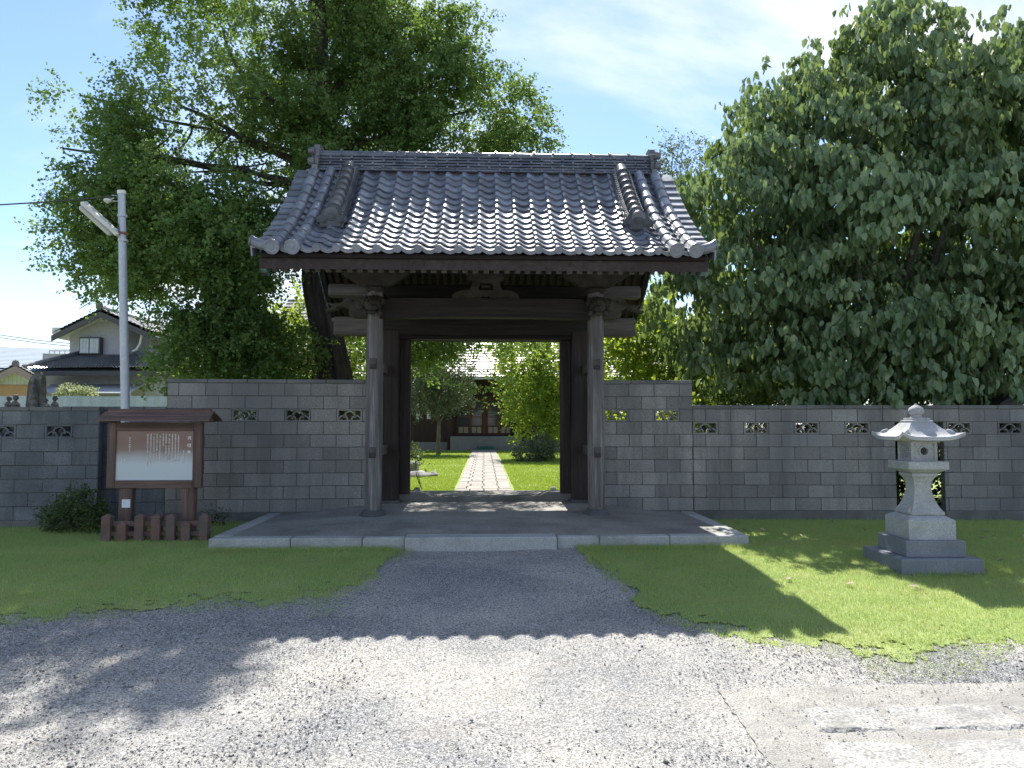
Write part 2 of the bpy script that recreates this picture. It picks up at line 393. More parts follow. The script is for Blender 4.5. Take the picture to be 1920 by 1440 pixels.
def tile_mat(name, a=(0.105, 0.122, 0.155), b=(0.20, 0.222, 0.27), rough=0.33, lich=0.55):
    m, nt = new_mat(name); t = NT(nt); v = t.pos()
    n1 = t.noise(v, 4.0, 6, 0.6); n2 = t.noise(v, 55, 4)
    c = t.mix(t.ramp(n1, [(0.3, 0), (0.7, 1)]), a, b)
    r = t.math('ADD', t.math('MULTIPLY', t.rnd(), 0.55), 0.72); g = t.n("ShaderNodeCombineColor")
    for i in range(3): t.l(r, g.inputs[i])
    c = t.mix(1.0, c, g.outputs[0], 'MULTIPLY')
    li = t.noise(v, 9.0, 6, 0.7); c = t.mix(t.ramp(li, [(0.56, 0), (0.70, lich)]), c, (0.27, 0.275, 0.26))
    c = t.mix(0.3, c, t.mix(1.0, c, t.ramp(n2, [(0.3, 0.4), (0.7, 1.5)]), 'MULTIPLY'))
    ro = t.ramp(n1, [(0.3, rough - 0.06), (0.7, rough + 0.14)])
    t.out(c, ro, t.bump(n2, 0.18, 0.004), 0.0, 0.75); return m
M_tile = tile_mat("smoked_roof_tile"); M_tiled = tile_mat("ridge_roof_tile", (0.065, 0.07, 0.082), (0.14, 0.147, 0.16), 0.36, 0.4)
M_demon = tile_mat("dark_ornament_tile", (0.018, 0.019, 0.021), (0.045, 0.047, 0.05), 0.45, 0.06)
M_clay = surf("ridge_bedding_clay", (0.22, 0.18, 0.12), (0.33, 0.28, 0.2), 8, 60, 0.95, 0.5, 0.01)

# ================================================================== ground, gravel, lawn
def grid_mesh(name, xs, ys, zf, keep=None, smooth=True):
    X, Y = np.meshgrid(xs, ys); Z = zf(X, Y)
    V = np.stack([X.ravel(), Y.ravel(), Z.ravel()], 1); nx = len(xs)
    i, j = np.meshgrid(np.arange(len(ys) - 1), np.arange(nx - 1), indexing='ij'); a = (i * nx + j).ravel()
    Fc = np.stack([a, a + 1, a + 1 + nx, a + nx], 1)
    if keep is not None:
        cx = (X[:-1, :-1] + X[1:, 1:]).ravel() / 2; cy = (Y[:-1, :-1] + Y[1:, 1:]).ravel() / 2
        Fc = Fc[keep(cx, cy)]; u, inv = np.unique(Fc, return_inverse=True); V = V[u]; Fc = inv.reshape(Fc.shape)
    return np_mesh(name, V, Fc, smooth)
def z_ground(X, Y): return np.where(Y > 12.5, 0.05, terr(Y) - 0.03 + np.clip((Y - 11.6) / 0.9, 0, 1) * 0.08)
o = link("ground", grid_mesh("ground", np.array([-600, -200, -60, -20, -8, -3, 0, 3, 8, 20, 60, 200, 600.]), np.array([-300, -60, -20, -5, 0, 3, 4, 5, 6, 7, 8, 9, 10, 11.6, 12.1, 12.5, 20, 50, 120, 300, 900.]), z_ground), M_soil)
tag(o, kind="structure")

LB = [(-400, 1215), (-150, 1200), (0, 1188), (150, 1176), (300, 1160), (430, 1151), (520, 1149), (590, 1150), (640, 1134), (690, 1104), (715, 1072), (735, 1052), (772, 1040)]
RB = [(1088, 1040), (1120, 1062), (1143, 1082), (1150, 1118), (1190, 1160), (1240, 1176), (1330, 1200), (1450, 1225), (1600, 1250), (1700, 1262), (1800, 1256), (1920, 1242), (2100, 1235), (2400, 1225)]
bx, by = [], []
for px, py in LB: g = G(px, py); bx.append(g.x); by.append(g.y)
bx.append(bx[-1] + 0.05); by.append(9.6)
rx, ry = [], []
for px, py in RB: g = G(px, py); rx.append(g.x); ry.append(g.y)
bx += [rx[0] - 0.05] + rx; by += [9.6] + ry
order = np.argsort(bx); bx = np.array(bx)[order]; by = np.array(by)[order]
PLX0, PLX1, PLY0, PLY1 = P(390, 1008, 8.92).x, P(1405, 1000, 8.92).x, 8.92, 11.46
def lawn_m(x, y):
    xw = x + (fbm(x * 3, y * 3, 5) - 0.45) * 0.28; yw = y + (fbm(x * 2.2, y * 2.2, 9) - 0.45) * 0.35
    return yw - np.interp(xw, bx, by)
def in_plat(x, y, e=0.0): return (x > PLX0 + 0.03 - e) & (x < PLX1 - 0.03 + e) & (y > PLY0 + 0.03 - e)
xs = np.concatenate([[-60, -30, -15, -10], np.arange(-7, 7.01, 0.03), [10, 15, 30, 60]])
ys = np.concatenate([[-30, -12, -5, 0, 1.5], np.arange(2.6, 9.0, 0.03)])
zj = lambda X, Y: terr(Y) + 0.004 + (fbm(X * 1.3, Y * 1.3, 3) - 0.45) * 0.03 + (rng.random(X.shape) - 0.5) * 0.011
tag(link("gravel_drive", grid_mesh("gravel_drive", xs, ys, zj), M_gravel), kind="structure")
xs = np.concatenate([[-14, -11, -9], np.arange(-8, 8.01, 0.035), [9, 11, 14]]); ys = np.arange(3.6, 11.5, 0.035)
tag(link("lawn", grid_mesh("lawn", xs, ys, lambda X, Y: terr(Y) + 0.002 + np.clip((lawn_m(X, Y) - 0.1) * 0.03, 0, 0.022), lambda x, y: (lawn_m(x, y) + (fbm(x * 9, y * 9, 61) - 0.45) * 0.9 + (fbm(x * 2.5, y * 2.5, 66) - 0.45) * 0.9 > 0.40) & ~in_plat(x, y)), M_lawn), kind="structure")
# grass blades
def blades(name, x, y, z, hgt, wid, mat):
    n = len(x); a = rng.random(n) * 2 * np.pi; ln = (rng.random(n) ** 1.5) * 0.75; b = rng.random(n) * 2 * np.pi
    B = np.stack([x, y, z], 1); s = np.stack([np.cos(a), np.sin(a), np.zeros(n)], 1) * (wid * 0.5)[:, None]
    T = B + np.stack([np.cos(b) * ln * hgt, np.sin(b) * ln * hgt, hgt * (1 - 0.25 * ln)], 1)
    V = np.empty((n * 3, 3)); V[0::3] = B - s; V[1::3] = B + s; V[2::3] = T
    return link(name, np_mesh(name, V, np.arange(n * 3).reshape(-1, 3)), mat)
N = 1000000
x = rng.uniform(-8.2, 8.2, N); y = rng.uniform(3.7, 11.35, N)
vis = (np.abs(x - 0.03 * y) < 0.80 * y + 0.4)
mm = lawn_m(x, y); patch = fbm(x * 1.7, y * 1.7, 21, 4); edge = np.clip(mm / 0.9, 0, 1)
keep = vis & (mm > -0.35) & ~in_plat(x, y, 0.05) & (rng.random(N) < np.where(mm < 0.05, 0.5 * (patch < 0.40) * np.clip((mm + 0.35) / 0.4, 0, 1), 0.15 + 0.85 * edge) * np.clip(1.5 - 1.6 * np.clip(patch - 0.42, 0, 1) * (2.2 - 1.4 * edge), 0.05, 1))
x, y, mm, edge = x[keep], y[keep], mm[keep], edge[keep]
hgt = (0.018 + 0.032 * rng.random(len(x))) * (0.45 + 0.55 * edge)
lnp = G(1760, 1060); near_l = (np.abs(x - lnp.x) < 0.62) & (np.abs(y - lnp.y) < 0.62); hgt = np.where(near_l, hgt * 1.6, hgt)
near_k = (np.abs(y - PLY0 + 0.1) < 0.16) & (x > PLX0) & (x < PLX1); hgt = np.where(near_k, hgt * 1.7, hgt)
long = rng.random(len(x)) < 0.006; hgt = np.where(long, hgt * 2.2, hgt)
tag(blades("lawn_grass", x, y, terr(y) + 0.015, hgt, 0.0035 + 0.004 * rng.random(len(x)), M_grass), "short green grass covering the two lawns before the wall", "grass", kind="stuff")
# loose gravel
def stones(name, x, y, z, sz, mat):
    n = len(x); D = np.array([[1, 0, 0], [-1, 0, 0], [0, 1, 0], [0, -1, 0], [0, 0, 1], [0, 0, -1.]])
    Fc0 = np.array([[0, 2, 4], [2, 1, 4], [1, 3, 4], [3, 0, 4], [2, 0, 5], [1, 2, 5], [3, 1, 5], [0, 3, 5]])
    V = D[None] * (0.55 + 0.9 * rng.random((n, 6, 1))); V = V + rng.normal(0, 0.22, (n, 6, 3)); V[:, :, 2] *= 0.6
    a = rng.random(n) * 6.28; ca, sa = np.cos(a)[:, None], np.sin(a)[:, None]
    X = V[:, :, 0] * ca - V[:, :, 1] * sa; Y = V[:, :, 0] * sa + V[:, :, 1] * ca
    V = np.stack([X, Y, V[:, :, 2]], 2) * sz[:, None, None] + np.stack([x, y, z], 1)[:, None, :]
    Fc = (Fc0[None] + (np.arange(n) * 6)[:, None, None]).reshape(-1, 3)
    return link(name, np_mesh(name, V.reshape(-1, 3), Fc), mat)
e0 = G(1350, 1300); e1 = G(1447, 1440)
lx = lambda y: e0.x + (e1.x - e0.x) * (e0.y - y) / (e0.y - e1.y)
def on_pave(x, y): return (x > lx(y) - 0.01) & (y < 4.80)
N = 210000
y = 2.7 + 6.2 * rng.random(N) ** 1.6; x = (rng.random(N) * 2 - 1) * (0.76 * y + 0.35) + 0.04 * y
mm = lawn_m(x, y); loose = np.clip((fbm(x * 0.9, y * 0.9, 31, 3) - 0.28) * 3.0, 0.12, 1); loose = np.where(x < -0.8, np.maximum(loose, 0.6), loose * 0.5)
ed = np.exp(-(mm / 0.35) ** 2)
keep = (mm < 0.4) & (y < 8.85) & (rng.random(N) < np.clip(loose + ed, 0, 1)); x, y = x[keep], y[keep]
sz = 0.0022 + 0.0062 * rng.random(len(x)) ** 3.4
onp = on_pave(x, y); kp = (~onp) | (rng.random(len(x)) < 0.45); x, y, sz = x[kp], y[kp], sz[kp]
big = rng.random(len(x)) < 0.004; sz = np.where(big, sz + 0.008, sz)
tag(stones("gravel_stones", x, y, np.where(on_pave(x, y), terr(y) + 0.026, terr(y) + 0.008) + sz * 0.25, sz, M_pebble), "loose grey crushed gravel scattered over the drive", "gravel", kind="stuff")

# flagstone paving at the right of the drive
pv = empty("stone_paving", (2.6, 4.0, float(terr(4.0)))); tag(pv, kind="structure")
M_flag = surf("flagstone", (0.25, 0.245, 0.235), (0.36, 0.352, 0.337), 7, 45, 0.95, 0.9, 0.02, rnd=0.12, speck=60, detail=9, stain=(0.2, 0.197, 0.19), stain_scale=5)
M_joint = surf("paving_concrete", (0.225, 0.218, 0.203), (0.325, 0.312, 0.29), 3, 80, 0.95, 0.7, 0.012, speck=110, detail=9, stain=(0.2, 0.196, 0.186), stain_scale=2.2)
pz = lambda y: float(terr(y))
def pave_poly(quad, name, mat, top, parent, rough=0.0, n=9):
    """quad: front-left, front-right, back-right, back-left corners; rough-hewn top, sides down into the ground"""
    q0, q1, q2, q3 = [Vector((p[0], p[1])) for p in quad]; vs = []; fs = []; sd = random.random() * 50
    for j in range(n + 1):
        for i in range(n + 1):
            u, v = i / n, j / n; p = q0.lerp(q1, u).lerp(q3.lerp(q2, u), v); e = min(u, 1 - u, v, 1 - v)
            if e == 0: p = p + Vector((random.gauss(0, 1), random.gauss(0, 1))) * rough * 0.7
            z = pz(p.y) + top + (float(fbm(p.x * 11 + sd, p.y * 11, 40, 3)) - 0.45) * rough * 2.2 - (rough * 1.2 if e == 0 else 0)
            vs.append((p.x, p.y, z))
    for j in range(n):
        for i in range(n): a = j * (n + 1) + i; fs.append((a, a + 1, a + n + 2, a + n + 1))
    ring = [i for i in range(n + 1)] + [j * (n + 1) + n for j in range(1, n + 1)] + [n * (n + 1) + i for i in range(n - 1, -1, -1)] + [j * (n + 1) for j in range(n - 1, 0, -1)]
    b = len(vs); vs += [(vs[k][0], vs[k][1], vs[k][2] - 0.06) for k in ring]; m = len(ring)
    for k in range(m): fs.append((ring[k], b + k, b + (k + 1) % m, ring[(k + 1) % m]))
    return MB().add(vs, fs).build(name, mat, parent)
dl = (e1 - e0) / (e0.y - e1.y)
lx = lambda y: e0.x + (e1.x - e0.x) * (e0.y - y) / (e0.y - e1.y)
sk = (e1.x - e0.x) / (e0.y - e1.y)
pave_poly([(lx(2.4), 2.4), (7.5, 2.4), (7.5, 4.84), (lx(4.74), 4.74)], "paving_base", M_joint, 0.020, pv, 0.008, 60)
rows = [(4.40, 4.06, [(0.42, 0.86), (0.93, 1.62), (1.69, 2.35), (2.42, 3.1)]), (3.93, 3.45, [(0.30, 0.84), (0.98, 1.7), (1.78, 2.4)]), (3.36, 2.9, [(0.1, 0.55), (0.62, 1.3), (1.4, 2.1)])]
for ya, yb, segs in rows:
    for a, b in segs:
        j = lambda: random.uniform(-0.02, 0.02)
        pave_poly([(lx(yb) + a + j(), yb + j()), (lx(yb) + b + j(), yb + j()), (lx(ya) + b + j(), ya + j()), (lx(ya) + a + j(), ya + j())], "flagstone", M_flag, 0.032, pv, 0.011, 14)
# ================================================================== gate platform
plat = empty("gate_platform", (0, 10.2, 0)); tag(plat, "low concrete platform with pale granite kerb under the roofed gate", "platform")
def z_plat(X, Y):
    sy = np.clip((Y - PLY0 - 0.1) / 2.4, 0, 1); cx = (PLX0 + PLX1) / 2
    ex = np.clip((3.05 - np.abs(X - cx)) / 1.5, 0, 1); ex = ex * ex * (3 - 2 * ex)
    return 0.147 + 0.125 * sy ** 0.8 * ex + (fbm(X * 1.5, Y * 3, 8) - 0.45) * 0.012
xs = np.linspace(PLX0 + 0.1, PLX1 - 0.1, 90); ys = np.linspace(PLY0 + 0.1, 12.0, 50)
link("slab", grid_mesh("slab", xs, ys, z_plat), M_slab, plat)
def zp(x, y): return float(z_plat(np.array([x]), np.array([y]))[0])
cuts = [PLX0, P(560, 1005, 8.92).x, P(679, 1005, 8.92).x, P(758, 1005, 8.92).x]
def kerb(x0, x1, y0, y1, z1=0.152, name="kerb_stone"): MB().box(x0 + 0.004, x1 - 0.004, y0, y1, -0.06, z1, 0.012).build(name, M_granite, plat)
sx0, sx1 = P(758, 1005, 8.84).x, P(1045, 1005, 8.84).x
for a, b in zip([PLX0, -2.35, P(679, 1005, 8.92).x], [-2.35, P(679, 1005, 8.92).x, sx0]): kerb(a, b, PLY0, PLY0 + 0.19)
for a, b in zip([sx1, P(1124, 1005, 8.92).x, 2.3], [P(1124, 1005, 8.92).x, 2.3, PLX1]): kerb(a, b, PLY0, PLY0 + 0.19)
kerb(sx0 + 0.002, sx1 - 0.002, PLY0 - 0.09, PLY0 + 0.19, 0.165, "step_stone")
for a, b in ((PLY0 + 0.192, 10.1), (10.1, 11.36)):
    MB().box(PLX0, PLX0 + 0.19, a + 0.003, b - 0.003, -0.06, 0.156, 0.01).build("kerb_stone", M_granite, plat)
    MB().box(PLX1 - 0.19, PLX1, a + 0.003, b - 0.003, -0.06, 0.156, 0.01).build("kerb_stone", M_granite, plat)

# ================================================================== concrete block walls
BL, BH, BT, BZ = 0.4, 0.2, 0.12, 0.17
blk_me = MB().box(0.005, BL - 0.005, 0, BT, 0.004, BH - 0.004, 0.004).mesh("block")
def openwork_mesh():
    mb = MB(); w, h = 0.39, 0.192; y0, y1 = 0.0, BT
    mb.box(-w / 2, w / 2, y0, y1, 0, 0.022, 0.003); mb.box(-w / 2, w / 2, y0, y1, h - 0.022, h, 0.003)
    mb.box(-w / 2, -w / 2 + 0.024, y0, y1, 0.022, h - 0.022); mb.box(w / 2 - 0.024, w / 2, y0, y1, 0.022, h - 0.022)
    def arc(cx, cz, r, t0, t1, n=10, t=0.021):
        pts = [(cx + r * math.cos(R(t0 + (t1 - t0) * i / n)), cz + r * math.sin(R(t0 + (t1 - t0) * i / n))) for i in range(n + 1)]
        inn = [(cx + (r - t) * math.cos(R(t0 + (t1 - t0) * i / n)), cz + (r - t) * math.sin(R(t0 + (t1 - t0) * i / n))) for i in range(n + 1)]
        for i in range(n): mb.prism([pts[i], pts[i + 1], inn[i + 1], inn[i]], y0 + 0.012, y1 - 0.012)
    arc(0, 0.075, 0.094, -12, 192, 14)
    arc(-0.1, 0.018, 0.082, 0, 180); arc(0.1, 0.018, 0.082, 0, 180)
    return mb.mesh("openwork_block")
ow_me = openwork_mesh()
def block_wall(name, label, org, rz, L, nrow, opens=(), orow=None, holes=(), mat=None, plinth=True, caps=0.6, ph=0.0, dz=0.0):
    root = empty(name, (org[0], org[1], dz), rz); tag(root, label, "wall")
    mat = mat or M_block; me_full = blk_me.copy(); me_full.materials.append(mat); ow = ow_me.copy(); ow.materials.append(mat)
    core = MB(); off_o = ((opens[0] - BL / 2) % BL) if opens else ph
    def inhole(a, b, z0, z1):
        return [h for h in holes if a < h[1] and b > h[0] and z0 < h[3] - 0.02 and z1 > h[2] + 0.02]
    def put(a, b, z):
        if b - a < 0.03: return
        hs = inhole(a, b, z, z + BH)
        if hs:
            h = hs[0]; put(a, min(b, h[0]), z); put(max(a, h[1]), b, z); return
        if abs(b - a - BL) < 1e-4: o = link("block", me_full, None, root, (a, random.uniform(-0.003, 0.003), z), None, True)
        else: o = MB().box(a + 0.005, b - 0.005, 0, BT, z + 0.004, z + BH - 0.004, 0.006).build("block", mat, root, local=True)
        core.box(a - 0.001, b + 0.001, 0.006, BT - 0.006, z - 0.006, z + BH + 0.006)
    for r in range(nrow):
        z = BZ + (nrow - 1 - r) * BH
        is_o = (orow is not None and r == orow)
        par = (r - (orow or 0)) % 2
        off = (off_o + par * BL / 2) % BL
        x = off - BL
        while x < L:
            a, b = max(0, x), min(L, x + BL)
            c = x + BL / 2
            if is_o and any(abs(c - q) < 0.1 for q in opens) and b - a > BL - 0.01 and not inhole(a, b, z, z + BH):
                link("openwork_block", ow, None, root, (c, 0, z + 0.004), None, True)
            else: put(a, b, z)
            x += BL
    core.build("mortar", M_mortar, root, local=True)
    if plinth:
        segs = [(0, L)]
        for h in holes:
            if h[2] < BZ: segs = [(0, h[0]), (h[1], L)]
        mb = MB()
        for a, b in segs: mb.box(a, b, -0.012, BT + 0.012, -0.1, BZ - 0.001, 0.008)
        mb.build("plinth", M_plinth, root, local=True)
    zt = BZ + nrow * BH; a = 0
    while a < L - 0.01:
        b = min(L, a + caps); MB().box(a + 0.003, b - 0.003, -0.012, BT + 0.012, zt + 0.001, zt + 0.06, 0.008).build("coping", M_cope, root, local=True); a = b
    return root
rz = R(-3.0); o0 = Vector((1.74, 11.43)); dr = Vector((math.cos(rz), math.sin(rz)))
def along(px, py, org, rzz):
    """distance along a wall line at which a pixel column meets it"""
    d = ray(px, py); c, s = math.cos(rzz), math.sin(rzz); n = Vector((-s, c)); t = (org[0] * n.x + org[1] * n.y) / (d.x * n.x + d.y * n.y)
    return (d.x * t - org[0]) * c + (d.y * t - org[1]) * s
LRH = along(1298, 740, o0, rz)
block_wall("block_wall", "tall grey concrete block wall joining the gate on the lantern's side", o0, rz, LRH, 10, [along(1156, 778, o0, rz), along(1156, 778, o0, rz) + 0.8], 2)
o1 = o0 + dr * (LRH + 0.004); c0 = along(1323, 803, o1, rz)
h0, h1 = along(1681, 900, o1, rz), along(1772, 900, o1, rz)
block_wall("block_wall", "long low grey block wall with a narrow gap behind the stone lantern", o1, rz, 6.6, 8, [c0 + 0.8 * k for k in range(8)], 1, [(h0, h1, 0.12, 1.57)], ph=0.1)
rl = R(2.7); Xr = -1.74; pl = P(313, 740, 11.27); LL = (Xr - pl.x) / math.cos(rl); ol = Vector((pl.x, 11.43 - (Xr - pl.x) * math.tan(rl)))
ca = along(459, 782, ol, rl)
block_wall("block_wall", "tall grey concrete block wall between the notice board and the gate", ol, rl, LL, 10, [ca, ca + 0.8, ca + 1.6], 2)
# lower stretch behind the notice board, and the nearer stretch left of it
p2 = P(186, 800, 10.93); L2 = (ol.x - p2.x) / math.cos(rl) + 0.7
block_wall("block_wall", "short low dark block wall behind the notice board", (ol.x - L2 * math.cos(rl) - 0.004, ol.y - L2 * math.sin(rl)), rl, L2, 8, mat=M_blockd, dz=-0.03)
r3 = R(2.0); L3 = 3.4; o3 = Vector((p2.x - L3 * math.cos(r3), 10.93 - L3 * math.sin(r3)))
cb = along(110, 810, o3, r3)
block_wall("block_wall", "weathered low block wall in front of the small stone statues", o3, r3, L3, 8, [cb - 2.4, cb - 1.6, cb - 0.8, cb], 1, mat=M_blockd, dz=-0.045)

# ================================================================== the gate
reseed(31)
YF, YM, YR = 10.5, 11.75, 11.1
gate = empty("temple_gate", (0, YR, 0.25)); tag(gate, "old wooden temple gate with round posts and curved grey tiled roof", "gate")
PX = 1.615; XC = 0.02
zf = zp(XC, YF)
def post_base(x, y, z, r): MB().lathe([(r, -0.03), (r * 1.0, 0.012), (r * 0.9, 0.04), (r * 0.74, 0.072), (r * 0.72, 0.078)], 28, (x, y, z)).build("post_base_stone", M_base, gate)
for sx in (-1, 1):
    x = XC + sx * PX
    post_base(x, YF, zf, 0.19)
    prof = [(0.11, 0.0), (0.121, 0.05), (0.124, 0.25), (0.126, 1.0), (0.122, 2.2), (0.118, 2.85), (0.118, 3.18)]
    mb = MB(); n = 26; vs = []; fs = []
    for i, (r, z) in enumerate(prof):
        for k in range(n):
            t = 2 * math.pi * k / n; rr = r * (1 + 0.025 * math.sin(5 * t + sx) * math.cos(2 * z) + 0.015 * math.sin(11 * t + z))
            vs.append((x + rr * math.cos(t), YF + rr * math.sin(t), zf + 0.075 + z))
    for i in range(len(prof) - 1):
        for k in range(n): a = i * n + k; b = i * n + (k + 1) % n; fs.append((a, b, b + n, a + n))
    fs.append(tuple(range(n))[::-1]); fs.append(tuple(range((len(prof) - 1) * n, len(prof) * n)))
    mb.add(vs, fs, None, True); pst = mb.build("round_post", M_post, gate)
    for zc in (2.40, 1.13):                                          # tie beams back to the main post, their wedged ends proud of the round post
        MB().box(x - 0.05, x + 0.05, YF - 0.145, YM - 0.12, zc - 0.075, zc + 0.075, 0.006).build("tie_beam", M_raft, gate)
        MB().box(x - 0.042, x + 0.042, YF - 0.165, YF - 0.13, zc - 0.07, zc - 0.01, 0.006).build("wedge", M_carve, gate)
    # main post: rectangular, on a bevelled stone
    xi = XC + sx * 1.40; xo = XC + sx * 1.76; z0 = 0.27
    MB().box(min(xi, xo) - 0.05, max(xi, xo) + 0.05, YM - 0.21, YM + 0.21, z0 - 0.06, z0 + 0.05, 0.03).build("post_base_stone", M_base, gate)
    MB().box(min(xi, xo), max(xi, xo), YM - 0.15, YM + 0.15, z0 + 0.045, 3.05, 0.014).build("main_post", M_main, gate)
    ji = XC + sx * 1.225; jo = XC + sx * 1.398
    MB().box(min(ji, jo), max(ji, jo), YM + 0.06, YM + 0.15, 0.40, 2.93, 0.006).build("door_jamb", M_main, gate)
    # opened door leaf folded back behind the jamb
    MB().box(*sorted((XC + sx * 1.42, XC + sx * 1.48)), YM + 0.16, YM + 1.28, 0.42, 2.9, 0.006).build("door_leaf", M_main, gate)
    # raised curved end of the threshold
    a, b = XC + sx * 0.83, XC + sx * 1.40
    pts = [(XC + sx * 1.42, 0.25)] + [(XC + sx * 1.42, 0.425), (XC + sx * 1.02, 0.42), (XC + sx * 0.97, 0.405), (XC + sx * 0.92, 0.375), (XC + sx * 0.87, 0.352), (a, 0.345)] + [(a, 0.25)]
    MB().prism(pts, YM + 0.10, YM + 0.42).build("threshold_end", M_plinth, gate)
    MB().box(*sorted((XC + sx * 1.15, XC + sx * 1.24)), 12.7, 12.82, 0.3, 0.42, 0.01).build("door_stop", M_granite, gate)
MB().box(XC - 0.83, XC + 0.83, YM + 0.10, YM + 0.42, 0.25, 0.345, 0.008).build("threshold", M_plinth, gate)
MB().box(XC - 1.75, XC + 1.75, YM + 0.42, 13.08, -0.02, 0.335, 0.01).build("inner_slab", M_slab, gate)
# front rainbow beam between the round posts
xa, xb = XC - PX + 0.09, XC + PX - 0.09
n = 22; top = []; bot = []
for i in range(n + 1):
    u = i / n; xx = xa + (xb - xa) * u; e = min(u, 1 - u)
    top.append((xx, 3.36 - 0.05 * max(0, 1 - e / 0.09) ** 2)); bot.append((xx, 3.055 + 0.03 * min(1, e / 0.25)))
mb = MB()
for i in range(n): mb.prism([bot[i], bot[i + 1], top[i + 1], top[i]], YF - 0.10, YF + 0.10)
mb.build("rainbow_beam", M_beam, gate)
MB().box(XC - 1.70, XC + 1.70, YM - 0.14, YM + 0.14, 2.965, 3.262, 0.02).build("cross_beam", M_beam, gate)
for sx in (-1, 1): MB().box(*sorted((XC + sx * 1.702, XC + sx * 2.45)), YM - 0.14, YM + 0.14, 2.965, 3.262, 0.02).build("cross_beam_end", M_beame, gate)
MB().box(XC - 1.40, XC + 1.40, YM + 0.145, YM + 0.23, 2.90, 3.05, 0.01).build("door_head", M_main, gate)
MB().box(XC - 1.40, XC + 1.40, YM - 0.13, YM + 0.13, 2.905, 2.963, 0.01).build("door_head", M_fasc, gate)
MB().box(XC - 1.80, XC + 1.80, YM - 0.10, YM + 0.10, 3.60, 3.80, 0.02).build("purlin", M_beam, gate)
for sx in (-1, 1): MB().box(*sorted((XC + sx * 1.802, XC + sx * 2.55)), YM - 0.10, YM + 0.10, 3.60, 3.80, 0.02).build("purlin_end", M_beame, gate)
MB().box(XC - 2.35, XC + 2.35, YF - 0.09, YF + 0.09, 3.752, 4.43, 0.02).build("purlin", M_beam, gate)
MB().box(XC - 2.35, XC + 2.35, YM - 0.08, YM + 0.08, 4.06, 4.40, 0.02).build("purlin", M_beam, gate)
for sx in (-1, 1):
    x = XC + sx * PX
    MB().box(x - 0.13, x + 0.13, YF - 0.13, YF + 0.13, 3.44, 3.54, 0.03).build("bearing_block", M_carve, gate)
    arm = [(-0.5, 3.75), (-0.46, 3.70), (-0.34, 3.63), (-0.24, 3.56), (-0.16, 3.535), (0.16, 3.535), (0.24, 3.56), (0.34, 3.63), (0.46, 3.70), (0.5, 3.75)]
    MB().prism([(x + a, z) for a, z in arm], YF - 0.07, YF + 0.07).build("bracket_arm", M_carve, gate)
    MB().box(x - 0.055, x + 0.055, YF + 0.1, YM - 0.1, 3.3, 3.55, 0.01).build("tie_beam", M_beam, gate)
    # outward carved nosing: animal head with curled trunk, in profile
    el = [(0.08, 3.07), (0.30, 3.075), (0.36, 3.10), (0.375, 3.16), (0.36, 3.20), (0.42, 3.215), (0.44, 3.24), (0.50, 3.235), (0.56, 3.20), (0.64, 3.175), (0.70, 3.165), (0.715, 3.18), (0.70, 3.195), (0.64, 3.205), (0.60, 3.235), (0.66, 3.265), (0.70, 3.29), (0.66, 3.285), (0.60, 3.275), (0.56, 3.285), (0.50, 3.28), (0.46, 3.295), (0.44, 3.34), (0.40, 3.37), (0.33, 3.385), (0.26, 3.37), (0.20, 3.385), (0.08, 3.38)]
    no = MB().prism([(x + sx * (a - 0.0), z) for a, z in el], YF - 0.075, YF + 0.075).build("carved_nosing", M_carve, gate)
    MB().ball((x + sx * 0.20, YF - 0.085, 3.27), (0.075, 0.03, 0.09), 12, 8).build("ear", M_carve, no)
    MB().ball((x + sx * 0.33, YF - 0.075, 3.32), (0.03, 0.02, 0.022), 10, 6).build("eye", M_carve, no)
    # forward carved lion head
    mb = MB()
    mb.ball((x, YF - 0.19, 3.24), (0.125, 0.14, 0.12), 16, 10)
    mb.ball((x, YF - 0.30, 3.185), (0.085, 0.07, 0.055), 14, 8); mb.ball((x, YF - 0.30, 3.115), (0.075, 0.06, 0.03), 14, 8)
    mb.ball((x, YF - 0.36, 3.20), (0.035, 0.03, 0.025), 10, 6)
    for s2 in (-1, 1):
        mb.ball((x + s2 * 0.06, YF - 0.30, 3.26), (0.032, 0.03, 0.028), 10, 6); mb.ball((x + s2 * 0.13, YF - 0.18, 3.29), (0.04, 0.05, 0.06), 10, 6)
        mb.ball((x + s2 * 0.10, YF - 0.24, 3.13), (0.05, 0.05, 0.05), 10, 6)
    for k in range(5): mb.ball((x + (k - 2) * 0.05, YF - 0.17, 3.355 - 0.008 * abs(k - 2)), (0.032, 0.08, 0.03), 8, 6)
    mb.build("carved_lion_head", M_carve, gate)
